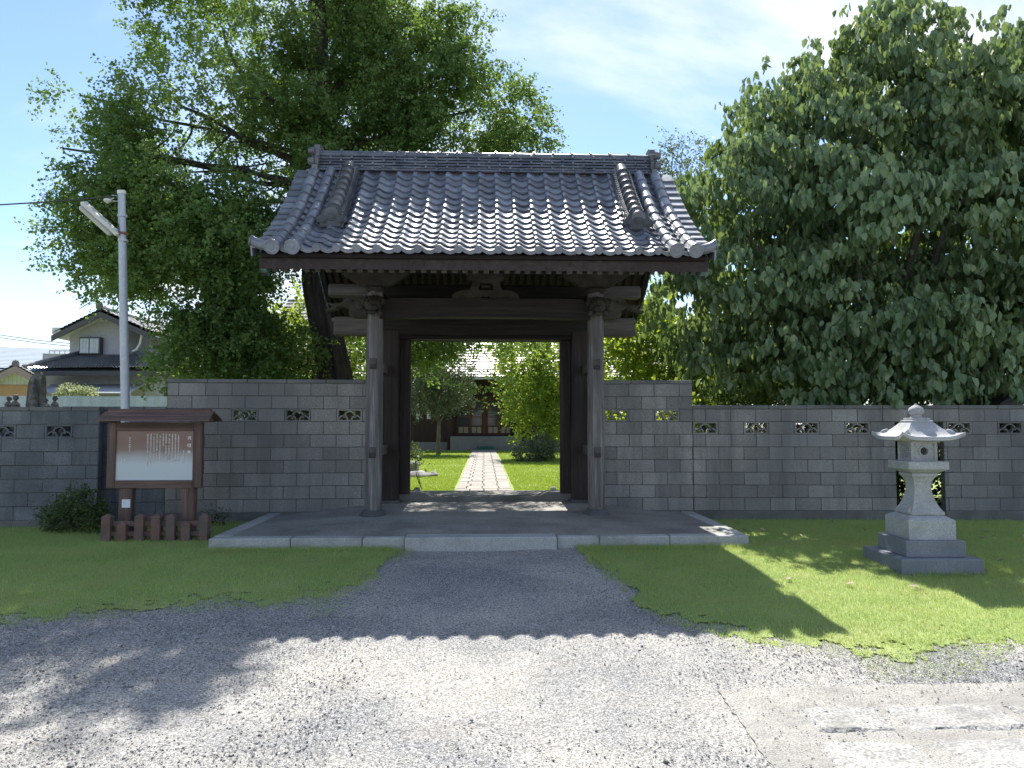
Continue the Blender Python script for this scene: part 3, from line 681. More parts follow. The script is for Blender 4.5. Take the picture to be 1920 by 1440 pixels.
# frog-leg strut with pierced crest
half = [(0.0, 3.385), (0.04, 3.40), (0.075, 3.375), (0.5, 3.36), (0.49, 3.40), (0.45, 3.445), (0.38, 3.48), (0.31, 3.492), (0.245, 3.485), (0.225, 3.52), (0.21, 3.58), (0.205, 3.63), (0.25, 3.645), (0.27, 3.67), (0.26, 3.70), (0.22, 3.715), (0.0, 3.715)]
hole = [(0.0, 3.60), (0.06, 3.597), (0.10, 3.585), (0.105, 3.575), (0.07, 3.565), (0.105, 3.545), (0.09, 3.518), (0.04, 3.505), (0.03, 3.515), (0.075, 3.53), (0.06, 3.55), (0.0, 3.555)]
mb = MB()
for sx in (-1, 1):
    mb.prism([(XC + sx * a, b) for a, b in [(0.0, 3.385), (0.04, 3.40), (0.075, 3.375), (0.5, 3.36), (0.49, 3.40), (0.45, 3.445), (0.38, 3.48), (0.31, 3.492), (0.245, 3.485), (0.105, 3.49), (0.0, 3.49)]], YF - 0.05, YF + 0.05)
    mb.prism([(XC + sx * a, b) for a, b in [(0.105, 3.491), (0.245, 3.486), (0.225, 3.52), (0.21, 3.58), (0.205, 3.60), (0.105, 3.60), (0.085, 3.575), (0.11, 3.55), (0.11, 3.52)]], YF - 0.05, YF + 0.05)
    mb.prism([(XC + sx * a, b) for a, b in [(0.0, 3.60), (0.205, 3.601), (0.205, 3.63), (0.25, 3.645), (0.27, 3.67), (0.26, 3.70), (0.22, 3.715), (0.0, 3.715)]], YF - 0.05, YF + 0.05)
    mb.prism([(XC + sx * a, b) for a, b in [(0.0, 3.565), (0.055, 3.56), (0.07, 3.55), (0.04, 3.535), (0.0, 3.54)]], YF - 0.03, YF + 0.03)
mb.build("frog_leg_strut", M_carve, gate)
MB().box(XC - 0.3, XC + 0.3, YF - 0.06, YF + 0.06, 3.715, 3.752, 0.01).build("bearing_block", M_carve, gate)

# ---- roof profile: s is the horizontal run from the front eave
YE, ZE, RUN, TOP = 8.85, 3.665, 2.10, 5.37
KA = 0.50; KB = (TOP - ZE - KA * RUN) / RUN ** 2
def pz_(s): return ZE + KA * s + KB * s * s
def psl(s): return math.atan(KA + 2 * KB * s)
_ss = np.linspace(0, RUN, 400); _zz = ZE + KA * _ss + KB * _ss ** 2
_al = np.concatenate([[0], np.cumsum(np.hypot(np.diff(_ss), np.diff(_zz)))]); ARC = _al[-1]
def s_at(a): return float(np.interp(a, _al, _ss))
def frame(a, x=0.0, lift=0.0, tilt=0.0, rear=False):
    """matrix at arc length a up the slope: x across, y up the slope, z out of the roof"""
    s = s_at(max(0, min(ARC, a))); th = psl(s) ; d = a - max(0, min(ARC, a))
    p = Vector((x, YE + s + d * math.cos(th), pz_(s) + d * math.sin(th)))
    M = Matrix.Translation(p) @ Matrix.Rotation(th - tilt, 4, 'X') @ Matrix.Translation((0, 0, lift))
    if rear: M = Matrix.Translation((0, 2 * YR, 0)) @ Matrix.Diagonal((1, -1, 1, 1)) @ M
    return M
# boarding under the tiles: one closed shell over both slopes
GX = 2.80
mb = MB(); prof = []
for i in range(13): a = ARC * i / 12; s = s_at(a); prof.append((YE + 0.06 + s * (YR - YE - 0.06) / RUN, pz_(s) - 0.012))
full = prof + [(2 * YR - y, z) for y, z in prof[::-1][1:]]
under = [(y, z - 0.10 - 0.10 * min(1, abs(YR - y) / 2)) for y, z in full]
mb = MB(); n = len(full)
vs = [(-GX + XC, y, z) for y, z in full] + [(GX + XC, y, z) for y, z in full] + [(-GX + XC, y, z) for y, z in under] + [(GX + XC, y, z) for y, z in under]
fs = []
for i in range(n - 1): fs += [(i, i + 1, n + i + 1, n + i), (2 * n + i, 3 * n + i, 3 * n + i + 1, 2 * n + i + 1), (i, 2 * n + i, 2 * n + i + 1, i + 1), (n + i, n + i + 1, 3 * n + i + 1, 3 * n + i)]
fs += [(0, n, 3 * n, 2 * n), (n - 1, 3 * n - 1, 4 * n - 1, 2 * n - 1)]
roof = mb.add(vs, fs).build("roof", M_deck, gate)
# tiles
NC, NR = 21, 14; TW = 2 * 2.61 / NC; EX = ARC / NR; TL = EX * 1.28
def h_tile(u): 
    pts = [(0, 0.012), (0.035, 0.038), (0.12, 0.046), (0.22, 0.038), (0.36, 0.014), (0.52, -0.006), (0.68, -0.014), (0.84, -0.008), (1.0, 0.008), (1.04, 0.012)]
    return float(np.interp(u, [p[0] for p in pts], [p[1] for p in pts]))
US = [0, 0.035, 0.12, 0.22, 0.36, 0.52, 0.68, 0.84, 1.0]
def tile_mb(eave=False):
    mb = MB(); m = len(US); th = 0.022
    vs = [(u * TW, 0, h_tile(u)) for u in US] + [(u * TW, TL, h_tile(u)) for u in US] + [(u * TW, 0, h_tile(u) - (th if not eave else 0.05)) for u in US]
    fs = [(i, i + 1, m + i + 1, m + i) for i in range(m - 1)] + [(2 * m + i, 2 * m + i + 1, i + 1, i) for i in range(m - 1)]
    vs += [(0, TL, h_tile(0) - th)]; fs += [(0, m, 3 * m, 2 * m)]
    if eave:
        b = len(vs); r = 0.052; cx = 0.12 * TW; k = 12
        for yy in (-0.022, 0.004):
            for i in range(k): t = 2 * math.pi * i / k; vs.append((cx + r * math.cos(t), yy, 0.002 + r * math.sin(t)))
        fs += [(b + i, b + (i + 1) % k, b + k + (i + 1) % k, b + k + i) for i in range(k)] + [tuple(b + i for i in range(k))]
    mb.add(vs, fs, None, False); return mb
tile_me = tile_mb().mesh("tile"); tile_me.materials.append(M_tile); eave_me = tile_mb(True).mesh("eave_tile"); eave_me.materials.append(M_tile)
for me in (tile_me, eave_me):
    for p in me.polygons: p.use_smooth = abs(p.normal.z) > 0.5
    me.set_sharp_from_angle(angle=R(50))
TILT = math.asin(0.026 / EX)
for r in range(NR):
    for c in range(NC):
        M = frame(r * EX - (0.03 if r == 0 else 0), XC - 2.61 + c * TW, 0.045, TILT + random.gauss(0, 0.008))
        o = link("eave_tile" if r == 0 else "tile", eave_me if r == 0 else tile_me, None, roof)
        o.matrix_basis = M @ Matrix.Rotation(random.gauss(0, 0.006), 4, 'Z') @ Matrix.Translation((random.gauss(0, 0.0015), random.gauss(0, 0.003), 0))
mb = MB()
for r in range(NR):
    for c in range(NC):
        M = frame(r * EX, XC - 2.61 + c * TW, 0.045, TILT, True)
        mb.add([v.co for v in tile_me.vertices], [tuple(p.vertices) for p in tile_me.polygons], M)
tag(mb.build("rear_tiles", M_tile, roof), kind="stuff")
# gable sleeve tiles with a drop edge
def sleeve_mesh(sx):
    mb = MB(); w = 0.27
    mb.box(*sorted((0, sx * w)), 0, TL, -0.02, 0.004); mb.box(*sorted((sx * w, sx * (w - 0.02))), -0.002, TL, -0.12, 0.006); return mb.mesh("gable_tile")
for sx in (-1, 1):
    me = sleeve_mesh(sx); me.materials.append(M_tile)
    for r in range(NR):
        for rear in (False, True):
            if rear: continue
            o = link("gable_tile", me, None, roof); o.matrix_basis = frame(r * EX, XC + sx * 2.62, 0.05, TILT)
    mb = MB()
    for r in range(NR): mb.add([v.co for v in me.vertices], [tuple(p.vertices) for p in me.polygons], frame(r * EX, XC + sx * 2.62, 0.05, TILT, True))
    tag(mb.build("rear_gable_tiles", M_tile, roof), kind="stuff")
# round tile rows down the verge
def half_round(r0, r1, L, n=10):
    mb = MB(); vs = []; fs = []
    for y, r in ((0, r0), (0.018, r0 * 1.03), (0.02, r0), (L, r1)):
        for k in range(n + 1):
            t = math.pi * (k / n * 1.3 - 0.15); vs.append((r * math.cos(t), y, r * math.sin(t)))
    for i in range(3):
        for k in range(n): a = i * (n + 1) + k; fs.append((a, a + 1, a + n + 2, a + n + 1))
    fs.append(tuple(range(n + 1)))
    mb.add(vs, fs, None, True); return mb.mesh("round_tile")
NSEG = 10; SL = ARC / NSEG; rt_me = half_round(0.083, 0.076, SL * 1.06); rt_me.materials.append(M_tile)
for sx in (-1, 1):
    for xx in (2.61, 2.365):
        for k in range(NSEG):
            o = link("round_tile", rt_me, None, roof); o.matrix_basis = frame(k * SL - 0.04, XC + sx * xx, 0.065, 0.02)
        M = frame(-0.05, XC + sx * xx, 0.065)
        mb = MB(); k = 20
        mb.lathe([(0.094, 0), (0.094, 0.03), (0.08, 0.032), (0.078, 0.024), (0.03, 0.024), (0.028, 0.03), (0.005, 0.032)], 22, M=M @ Matrix.Rotation(R(90), 4, 'X'))
        mb.build("tile_end_disc", M_tile, roof)
    # corner horn
    pts = []; rad = []
    for i in range(7):
        u = i / 6; pts.append((XC + sx * (2.66 + 0.21 * u), YE - 0.02 + 0.02 * u, ZE + 0.055 + 0.065 * u * u)); rad.append(0.068 - 0.008 * u)
    mb = MB().tube(pts, rad, 14); mb.lathe([(0.07, 0), (0.07, 0.02), (0.03, 0.024)], 16, M=Matrix.Translation(pts[-1]) @ Matrix.Rotation(R(sx * 70), 4, 'Y'))
    mb.build("corner_tile", M_tile, roof)
# main ridge
RB0 = TOP + 0.02
MB().box(XC - 2.56, XC + 2.56, YR - 0.13, YR + 0.13, TOP - 0.10, RB0 + 0.02, 0.01).build("ridge_bedding", M_clay, roof)
lh = 0.05; nz = 6
for k in range(nz):
    hw = 0.20 - 0.012 * k if k else 0.225; Lt = 0.325; x = -2.55 + (0 if k % 2 else -Lt / 2)
    while x < 2.54:
        a, b = max(-2.55, x), min(2.55, x + Lt)
        if b - a > 0.03:
            z = RB0 + 0.015 + k * lh
            mb = MB(); mb.add([(XC + a + 0.003, YR - hw, z), (XC + b - 0.003, YR - hw, z), (XC + b - 0.003, YR + hw, z), (XC + a + 0.003, YR + hw, z),
                    (XC + a + 0.003, YR - hw + 0.012, z + 0.034), (XC + b - 0.003, YR - hw + 0.012, z + 0.034), (XC + b - 0.003, YR, z + 0.047), (XC + a + 0.003, YR, z + 0.047), (XC + b - 0.003, YR + hw - 0.012, z + 0.034), (XC + a + 0.003, YR + hw - 0.012, z + 0.034)],
                   [(0, 1, 5, 4), (4, 5, 6, 7), (7, 6, 8, 9), (2, 3, 9, 8), (0, 3, 2, 1), (0, 4, 7, 9, 3), (1, 2, 8, 6, 5)])
            mb.build("ridge_tile", M_tiled, roof)
            if b < 2.5: MB().box(XC + b - 0.018, XC + b + 0.018, YR - hw - 0.006, YR - hw + 0.03, z + 0.002, z + 0.042, 0.004).build("ridge_tile_joint", M_tiled, roof)
        x += Lt
    
zc = RB0 + 0.015 + nz * lh
for k in range(17):
    a = XC - 2.55 + k * 0.3; mb = MB().tube([(a, YR, zc), (a + 0.3, YR, zc)], [0.078, 0.074], 14); mb.tube([(a - 0.015, YR, zc), (a + 0.015, YR, zc)], 0.096, 14)
    mb.box(a - 0.02, a + 0.02, YR - 0.015, YR + 0.015, zc + 0.08, zc + 0.11, 0.005)
    mb.build("ridge_cap_tile", M_tiled, roof)
for sx in (-1, 1):                                                   # ridge-end ornaments
    x0 = XC + sx * 2.55
    poly = [(-0.30, RB0 - 0.02), (0.30, RB0 - 0.02), (0.31, RB0 + 0.06), (0.24, RB0 + 0.10), (0.27, RB0 + 0.18), (0.22, RB0 + 0.24), (0.24, RB0 + 0.32), (0.16, RB0 + 0.36), (0.15, RB0 + 0.43), (0.08, RB0 + 0.46), (-0.08, RB0 + 0.46), (-0.15, RB0 + 0.43), (-0.16, RB0 + 0.36), (-0.24, RB0 + 0.32), (-0.22, RB0 + 0.24), (-0.27, RB0 + 0.18), (-0.24, RB0 + 0.10), (-0.31, RB0 + 0.06)]
    mb = MB().prism([(YR + a, z) for a, z in poly], *sorted((x0, x0 + sx * 0.085)), axis='x')
    og = mb.build("ridge_end_tile", M_tiled, roof)
    MB().box(*sorted((x0 - sx * 0.02, x0 + sx * 0.17)), YR - 0.30, YR + 0.30, RB0 - 0.05, RB0 - 0.003, 0.01).build("ridge_end_tile", M_tiled, roof)
    mb = MB(); 
    for zz, rr in ((0.14, 0.10), (0.30, 0.085)):
        mb.tube([(x0 + sx * 0.06, YR - 0.235, RB0 + zz), (x0 + sx * 0.15, YR - 0.235, RB0 + zz - 0.01)], [rr * 0.75, rr * 0.6], 12)
    mb.ball((x0 + sx * 0.10, YR, RB0 + 0.25), (0.05, 0.15, 0.16), 14, 10)
    mb.build("ridge_end_tile", M_tiled, roof)
    MB().box(*sorted((x0 - sx * 0.1, x0 + sx * 0.12)), YR - 0.2, YR + 0.2, TOP - 0.14, RB0 - 0.052, 0.02).build("ridge_bedding", M_clay, roof)
# descending ridges with scroll-ended demon tiles
for sx in (-1, 1):
    x0 = XC + sx * 2.065; a0, a1 = 0.98, ARC - 0.06; nd = 9; dl = (a1 - a0) / nd
    for k in range(nd):
        a = a0 + k * dl
        for lay, (hw, hz) in enumerate(((0.125, 0.0), (0.115, 0.043), (0.105, 0.086))):
            off = (lay % 2) * dl * 0.5
            mb = MB().box(-hw, hw, off, off + dl - 0.004, hz + 0.04, hz + 0.078, 0.004, M=frame(a, x0)); mb.build("ridge_tile", M_tiled, roof)
        M = frame(a, x0, 0.19, 0.03)
        mb = MB().tube([M @ Vector((0, 0, 0)), M @ Vector((0, dl * 1.05, 0))], [0.083, 0.074], 14); mb.tube([M @ Vector((0, -0.012, 0)), M @ Vector((0, 0.02, 0))], [0.098, 0.09], 14)
        mb.build("ridge_cap_tile", M_tiled, roof)
    mb = MB(); q = 26
    for k in range(q):                                               # looped tiles along both flanks
        a = a0 + 0.02 + (a1 - a0) * k / q
        for lay in range(3):
            for s2 in (-1, 1):
                M = frame(a + (0.5 * (a1 - a0) / q if lay % 2 else 0), x0 + s2 * (0.132 - 0.008 * lay), 0.062 + 0.042 * lay)
                mb.tube([M @ Vector((-0.006 * s2, 0, 0)), M @ Vector((0.016 * s2, 0, 0))], 0.024, 7)
    tag(mb.build("loop_tiles", M_tiled, roof), kind="stuff")
    Mf = frame(a0 - 0.02, x0); base = Mf.translation
    cloud = [(-0.155, -0.03), (0.155, -0.03), (0.16, 0.03), (0.20, 0.05), (0.205, 0.10), (0.17, 0.135), (0.14, 0.145), (0.135, 0.19), (0.09, 0.235), (0.03, 0.255), (-0.03, 0.255), (-0.09, 0.235), (-0.135, 0.19), (-0.14, 0.145), (-0.17, 0.135), (-0.205, 0.10), (-0.20, 0.05), (-0.16, 0.03)]
    by0 = base.y - 0.02; bz = base.z + 0.02
    dm = MB().prism([(x0 + a, bz + b) for a, b in cloud], by0 - 0.06, by0 + 0.05).build("demon_tile", M_demon, roof)
    inner = [(x0 + a * 0.80, bz + 0.01 + b * 0.80) for a, b in cloud]
    mb = MB().prism(inner, by0 - 0.075, by0 - 0.055)
    for cx, cz, rr in ((0, 0.115, 0.058), (-0.105, 0.065, 0.042), (0.105, 0.065, 0.042)):
        for q, f in ((1.0, 0.012), (0.6, 0.022)):
            mb.tube([(x0 + cx, by0 - 0.07, bz + cz), (x0 + cx, by0 - 0.075 - f, bz + cz)], rr * q, 14)
    mb.build("demon_tile", M_demon, roof)
    MB().box(x0 - 0.145, x0 + 0.145, by0 - 0.05, by0 + 0.22, bz - 0.14, bz - 0.085, 0.006).build("ridge_tile", M_tiled, roof)
    MB().box(x0 - 0.13, x0 + 0.13, by0 - 0.035, by0 + 0.22, bz - 0.083, bz - 0.032, 0.006).build("ridge_tile", M_tiled, roof)
    MB().box(x0 - 0.10, x0 + 0.10, by0 - 0.02, by0 + 0.15, bz - 0.22, bz - 0.142, 0.01).build("ridge_bedding", M_clay, roof)
# eave boards and rafters
for rear in (0, 1):
    fy = (lambda y: y) if not rear else (lambda y: 2 * YR - y)
    MB().box(XC - 2.77, XC + 2.77, *sorted((fy(8.87), fy(9.02))), 3.585, 3.645, 0.006).build("eave_board", M_fasc, gate)
    MB().box(XC - 2.74, XC + 2.74, *sorted((fy(8.915), fy(9.05))), 3.49, 3.583, 0.008).build("eave_board", M_fasc, gate)
    # rafters: straight, from under the eave board up to the ridge
    th = math.atan2(4.82 - 3.445, YR - 9.0); Lr = math.hypot(4.82 - 3.445, YR - 9.0)
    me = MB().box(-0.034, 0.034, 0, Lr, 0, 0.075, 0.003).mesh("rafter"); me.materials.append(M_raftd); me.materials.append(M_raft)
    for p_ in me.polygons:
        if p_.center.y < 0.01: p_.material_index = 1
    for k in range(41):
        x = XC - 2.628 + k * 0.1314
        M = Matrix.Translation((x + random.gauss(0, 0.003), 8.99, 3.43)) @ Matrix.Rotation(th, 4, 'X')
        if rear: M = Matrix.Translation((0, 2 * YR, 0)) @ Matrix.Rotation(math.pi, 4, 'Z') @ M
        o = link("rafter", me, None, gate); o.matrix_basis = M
    mb = MB()
    M = Matrix.Translation((XC, 8.99, 3.43)) @ Matrix.Rotation(th, 4, 'X')
    if rear: M = Matrix.Translation((2 * XC, 2 * YR, 0)) @ Matrix.Rotation(math.pi, 4, 'Z') @ M
    mb.box(-2.7, 2.7, 0.04, Lr, 0.078, 0.10, M=M).build("ceiling_boards", M_deck, gate)
    # gable barge boards with a patinated copper shoe
    for sx in (-1, 1):
        x0 = XC + sx * 2.755; mb = MB()
        for i in range(12):
            sa, sb = 0.02 + i * (RUN) / 12, 0.02 + (i + 1) * (RUN) / 12
            ya, yb = YE + 0.1 + sa * (YR - YE - 0.1) / (RUN + 0.02), YE + 0.1 + sb * (YR - YE - 0.1) / (RUN + 0.02)
            d = 0.24
            mb.prism([(fy(ya), pz_(sa) - 0.06 - d), (fy(yb), pz_(sb) - 0.06 - d), (fy(yb), pz_(sb) - 0.03), (fy(ya), pz_(sa) - 0.03)], x0 - 0.03, x0 + 0.03, axis='x')
        mb.build("barge_board", M_beam, gate)
        MB().prism([(fy(8.93), 3.44), (fy(9.02), 3.385), (fy(9.10), 3.40), (fy(9.16), 3.66), (fy(8.93), 3.60)], x0 - 0.036, x0 + 0.036, axis='x').build("copper_shoe", M_copper, gate)
MB().box(XC - 2.5, XC + 2.5, YR - 0.1, YR + 0.1, 4.75, 4.98, 0.015).build("ridge_beam", M_beam, gate)
for sx in (-1, 1):                                                   # gable cross beams carrying the ridge
    x = XC + sx * PX
    MB().box(x - 0.09, x + 0.09, YF - 0.5, YM + 0.4, 3.81, 4.06, 0.02).build("gable_beam", M_beam, gate)
    MB().box(x - 0.08, x + 0.08, YR - 0.09, YR + 0.09, 4.06, 4.75, 0.01).build("gable_strut", M_beam, gate)
MB().box(XC - PX - 0.09, XC + PX + 0.09, YM + 0.02, YM + 0.05, 3.262, 3.60, 0).build("transom_board", M_deck, gate)

# ================================================================== notice board and its little fence
M_sgn = wood("sign_wood", (0.045, 0.03, 0.025), (0.135, 0.09, 0.074), (0.24, 0.165, 0.138), 'x', 0.8)
M_sgnv = wood("sign_post_wood", (0.045, 0.03, 0.025), (0.135, 0.09, 0.074), (0.24, 0.165, 0.138), 'z', 0.8)
M_pick = surf("painted_concrete_picket", (0.125, 0.072, 0.058), (0.19, 0.115, 0.095), 7, 60, 0.9, 0.4, 0.006, stain=(0.085, 0.09, 0.085), stain_scale=5)
def panel_mat():
    m, nt = new_mat("sun_bleached_panel"); t = NT(nt)
    sep = t.n("ShaderNodeSeparateXYZ"); t.l(t.obj(), sep.inputs[0])
    wob = t.noise(t.mapping(t.pos(), (2, 1, 0.8)), 1.6, 4)
    f = t.math('ADD', sep.outputs[2], t.math('MULTIPLY', t.math('SUBTRACT', wob, 0.5), 0.10))
    c = t.ramp(f, [(0.22, (0.50, 0.55, 0.57)), (0.32, (0.38, 0.37, 0.355)), (0.41, (0.22, 0.145, 0.115)), (0.5, (0.21, 0.115, 0.087)), (0.66, (0.22, 0.14, 0.113))])
    t.out(c, 0.35, None, 0, 0.5); return m
M_panel = panel_mat(); M_ink = plain("white_lettering", (0.85, 0.80, 0.74), 0.6)
YS = 9.85
reseed(41)
sg = empty("notice_board", (P(292, 1000, YS).x, YS, 0)); tag(sg, "roofed brown wooden notice board with faded panel and white Japanese text", "notice board")
q = lambda x, y, Y=YS: P(x, y, Y)
xl, xr = q(204, 850).x, q(380, 850).x; zt_, zb_ = q(292, 792).z, q(292, 915).z
pxl, pxr = q(219.5, 850).x, q(364, 850).x; pzt, pzb = q(292, 808).z, q(292, 900).z
MB().box(xl, pxl, YS - 0.05, YS + 0.05, zb_, zt_, 0.008).build("frame_stile", M_sgnv, sg); MB().box(pxr, xr, YS - 0.05, YS + 0.05, zb_, zt_, 0.008).build("frame_stile", M_sgnv, sg)
MB().box(pxl, pxr, YS - 0.046, YS + 0.046, pzt, zt_, 0.006).build("frame_rail", M_sgn, sg); MB().box(pxl, pxr, YS - 0.046, YS + 0.046, zb_, pzb, 0.006).build("frame_rail", M_sgn, sg)
ph = pzt - pzb; pw = pxr - pxl
pan = MB().box(0, pw, 0, 0.02, 0, ph).build("panel", M_panel, sg, (pxl, YS - 0.025, pzb)); 
tx = MB(); ty = -0.0035
def stroke(x0, z0, x1, z1, w):
    d = Vector((x1 - x0, 0, z1 - z0)); L = d.length
    if L < 1e-6: return
    d /= L; nrm = Vector((-d.z, 0, d.x)) * w / 2; a = Vector((x0, ty, z0)); b = Vector((x1, ty, z1))
    tx.add([a - nrm, b - nrm, b + nrm, a + nrm], [(0, 1, 2, 3)])
G_ten = [(0.1, .85, .9, .85), (0.0, .52, 1, .52), (.5, .85, .45, .5), (.45, .5, .05, 0), (.52, .5, .98, 0)]
G_kei = [(.0, .68, .38, .68), (.19, 1, .19, 0), (.19, .65, .0, .3), (.2, .6, .36, .4), (.5, .84, .95, .84), (.72, 1, .72, .58), (.44, .58, 1, .58), (.5, .32, .95, .32), (.72, .52, .72, .04), (.42, .03, 1, .03)]
G_tera = [(.2, .86, .8, .86), (.5, 1, .5, .65), (.05, .63, .95, .63), (.05, .42, .95, .42), (.68, .55, .68, .05), (.68, .05, .55, .1), (.3, .3, .42, .18)]
def glyph(g, cx, cz, s, w):
    for a, b, c, d in g: stroke(cx + (a - .5) * s, cz + (b - .5) * s, cx + (c - .5) * s, cz + (d - .5) * s, w)
sx_ = pw / 1640.0
pu = lambda u: (u - 105) * sx_; pvv = lambda v: ph - (v - 90) * ph / 1035.0
for g, v in ((G_ten, 238), (G_kei, 390), (G_tera, 537)): glyph(g, pu(1655), pvv(v), 80 * sx_, 12 * sx_)
GL = [G_ten, G_kei, G_tera, [(.1, .9, .9, .9), (.5, .9, .5, 0), (.15, .5, .85, .5), (.0, .0, 1, .0)], [(.2, 1, .2, 0), (.2, .9, .9, .9), (.9, .9, .85, 0), (.2, .5, .8, .5), (.45, .7, .6, .2)], [(.3, .9, .2, .1), (.2, .5, .9, .6), (.6, 1, .65, .2), (.65, .2, .9, .1)]]
for u, v0, v1 in ((1540, 500, 750), (1425, 180, 720), (1360, 150, 730), (1295, 150, 730), (1230, 150, 720), (1162, 150, 720), (1100, 150, 410), (1033, 180, 720), (967, 150, 740), (903, 150, 800), (838, 150, 800), (772, 150, 820), (390, 225, 540), (290, 690, 740), (225, 690, 740)):
    v = v0
    while v < v1:
        if random.random() > 0.06: glyph(random.choice(GL), pu(u), pvv(v + 12), (30 if u != 390 else 34) * sx_, 7.5 * sx_)
        v += 30 if u != 390 else 47
tx.build("lettering", M_ink, pan, (0, 0, 0), None, True)
for px in (236, 353):
    x = q(px, 950).x; MB().box(x - 0.085, x + 0.085, YS - 0.03, YS + 0.09, -0.08, zb_ + 0.02, 0.008).build("post", M_sgnv, sg)
zr = q(290, 771).z; x0, x1 = q(180, 790, YS - 0.2).x, q(394, 790, YS - 0.2).x
ze = q(290, 791, YS - 0.22).z
for s2 in (-1, 1):
    for k in range(4):                                               # roof boards, lapped
        f0, f1 = k / 4, (k + 1) / 4 + 0.03
        ya, yb = YS + s2 * 0.24 * (1 - f0), YS + s2 * 0.24 * (1 - min(1, f1)); za = ze + (zr - ze - 0.02) * f0 + 0.008; zb2 = ze + (zr - ze - 0.02) * min(1, f1)
        MB().prism([(ya, za), (yb, zb2), (yb, zb2 + 0.02), (ya, za + 0.02)], x0 + 0.03 * f0, x1 - 0.03 * f0, axis='x').build("roof_board", M_sgn, sg)
MB().box(x0 + 0.06, x1 - 0.06, YS - 0.035, YS + 0.035, zr - 0.025, zr + 0.03, 0.01).build("ridge_board", M_sgn, sg)
for s2 in (x0 + 0.1, x1 - 0.1): MB().prism([(YS - 0.2, ze - 0.005), (YS + 0.2, ze - 0.005), (YS, zr - 0.03)], s2 - 0.02, s2 + 0.02, axis='x').build("gable_board", M_sgn, sg)
pp = q(232.5, 945, YS - 0.09); MB().box(pp.x - 0.055, pp.x + 0.055, YS - 0.041, YS - 0.032, pp.z - 0.055, pp.z + 0.055, 0.002).build("paper_notice", plain("white_paper", (0.62, 0.66, 0.72), 0.6), sg)

YP = 9.60
fc = empty("picket_fence", (P(292, 1005, YP).x, YP, 0)); tag(fc, "low reddish brown picket fence in front of the notice board", "fence")
xs_ = [P(v, 990, YP).x for v in (201.6, 231, 263.5, 294.5, 322, 350.6, 383.8)]
for i, x in enumerate(xs_):
    zt2 = P(290, 963, YP).z if i not in (1, 5) else P(290, 977, YP).z
    w = 0.055
    mb = MB().sq_lathe([(w, -0.08), (w, zt2 - 0.07), (w, zt2 - 0.055), (w * 1.08, zt2 - 0.05), (w * 1.05, zt2 - 0.035), (0.004, zt2)], (x, YP, 0)); mb.build("picket", M_pick, fc)
for py in (982, 1001):
    z = P(290, py, YP).z; MB().box(xs_[0] - 0.05, xs_[-1] + 0.06, YP + 0.0, YP + 0.065, z - 0.032, z + 0.032, 0.006).build("rail", M_pick, fc)

# ================================================================== street lamp
M_galv = surf("galvanised_steel", (0.36, 0.39, 0.43), (0.47, 0.50, 0.54), 6, 40, 0.5, 0.1, 0.002, stretch=(1, 1, 0.3), metal=0.35)
M_lampw = plain("lamp_white_enamel", (0.62, 0.62, 0.58), 0.4); M_lens = plain("lamp_lens", (0.45, 0.46, 0.44), 0.3); M_rust = plain("rusty_clamp", (0.22, 0.10, 0.06), 0.8)
M_wire = plain("black_cable", (0.03, 0.03, 0.035), 0.6)
YL = 10.45
lp = empty("street_lamp", (P(239, 960, YL).x, YL, 0)); tag(lp, "galvanised steel lamp pole with slanted fluorescent lamp head", "street lamp")
b0 = P(240.5, 965, YL); b0.z = -0.05; t0 = P(228, 359, YL)
MB().tube([b0, b0.lerp(t0, 0.5), t0], [0.066, 0.058, 0.05], 18).build("pole", M_galv, lp)
MB().tube([t0 - (t0 - b0).normalized() * 0.04, t0 + (t0 - b0).normalized() * 0.008], 0.058, 18).build("pole_cap", M_lampw, lp)
for py in (405, 438, 451):
    c = P(229.5 + (py - 405) * 0.03, py, YL); MB().tube([c + Vector((0, 0, -0.016)), c + Vector((0, 0, 0.016))], 0.068, 18).build("clamp", M_galv if py != 438 else M_rust, lp)
A = P(221, 443, YL - 0.05); B = P(153, 381, YL - 0.25); dd = (B - A).normalized(); sd = dd.cross(Vector((0, 1, 0.15))).normalized(); nn = sd.cross(dd).normalized()
Mh = Matrix((( dd.x, nn.x, sd.x, A.x), (dd.y, nn.y, sd.y, A.y), (dd.z, nn.z, sd.z, A.z), (0, 0, 0, 1)))
Lh = (B - A).length
sgn = 1 if sd.z > 0 else -1
MB().box(0, Lh, -0.095, 0.095, *sorted((0.0, sgn * 0.05)), 0.015, M=Mh).build("lamp_housing", M_lampw, lp)
MB().box(0.06, Lh - 0.02, -0.085, 0.085, *sorted((-sgn * 0.075, -sgn * 0.002)), 0.03, M=Mh).build("lamp_lens", M_lens, lp)
MB().tube([P(224, 443, YL), A + dd * 0.05], 0.02, 10).build("lamp_bracket", M_galv, lp)
for py in (366, 377): a = P(210, py, YL - 0.1); MB().tube([a, P(226, py + 1, YL)], 0.006, 6).build("cable_hook", M_galv, lp)
c = P(201.5, 376.5, YL - 0.15); mb = MB().lathe([(0.012, -0.035), (0.05, -0.005), (0.05, 0.02), (0.03, 0.03)], 12, c); mb.tube([c, P(214, 371, YL - 0.1)], 0.007, 6); mb.build("sensor", M_lampw, lp)
pts = [P(203, 384, YL - 0.15), P(205, 398, YL - 0.13), P(212, 410, YL - 0.1), P(222, 420, YL - 0.06), P(224, 440, YL - 0.06)]
MB().tube(pts, 0.006, 6).build("cable", M_wire, lp)
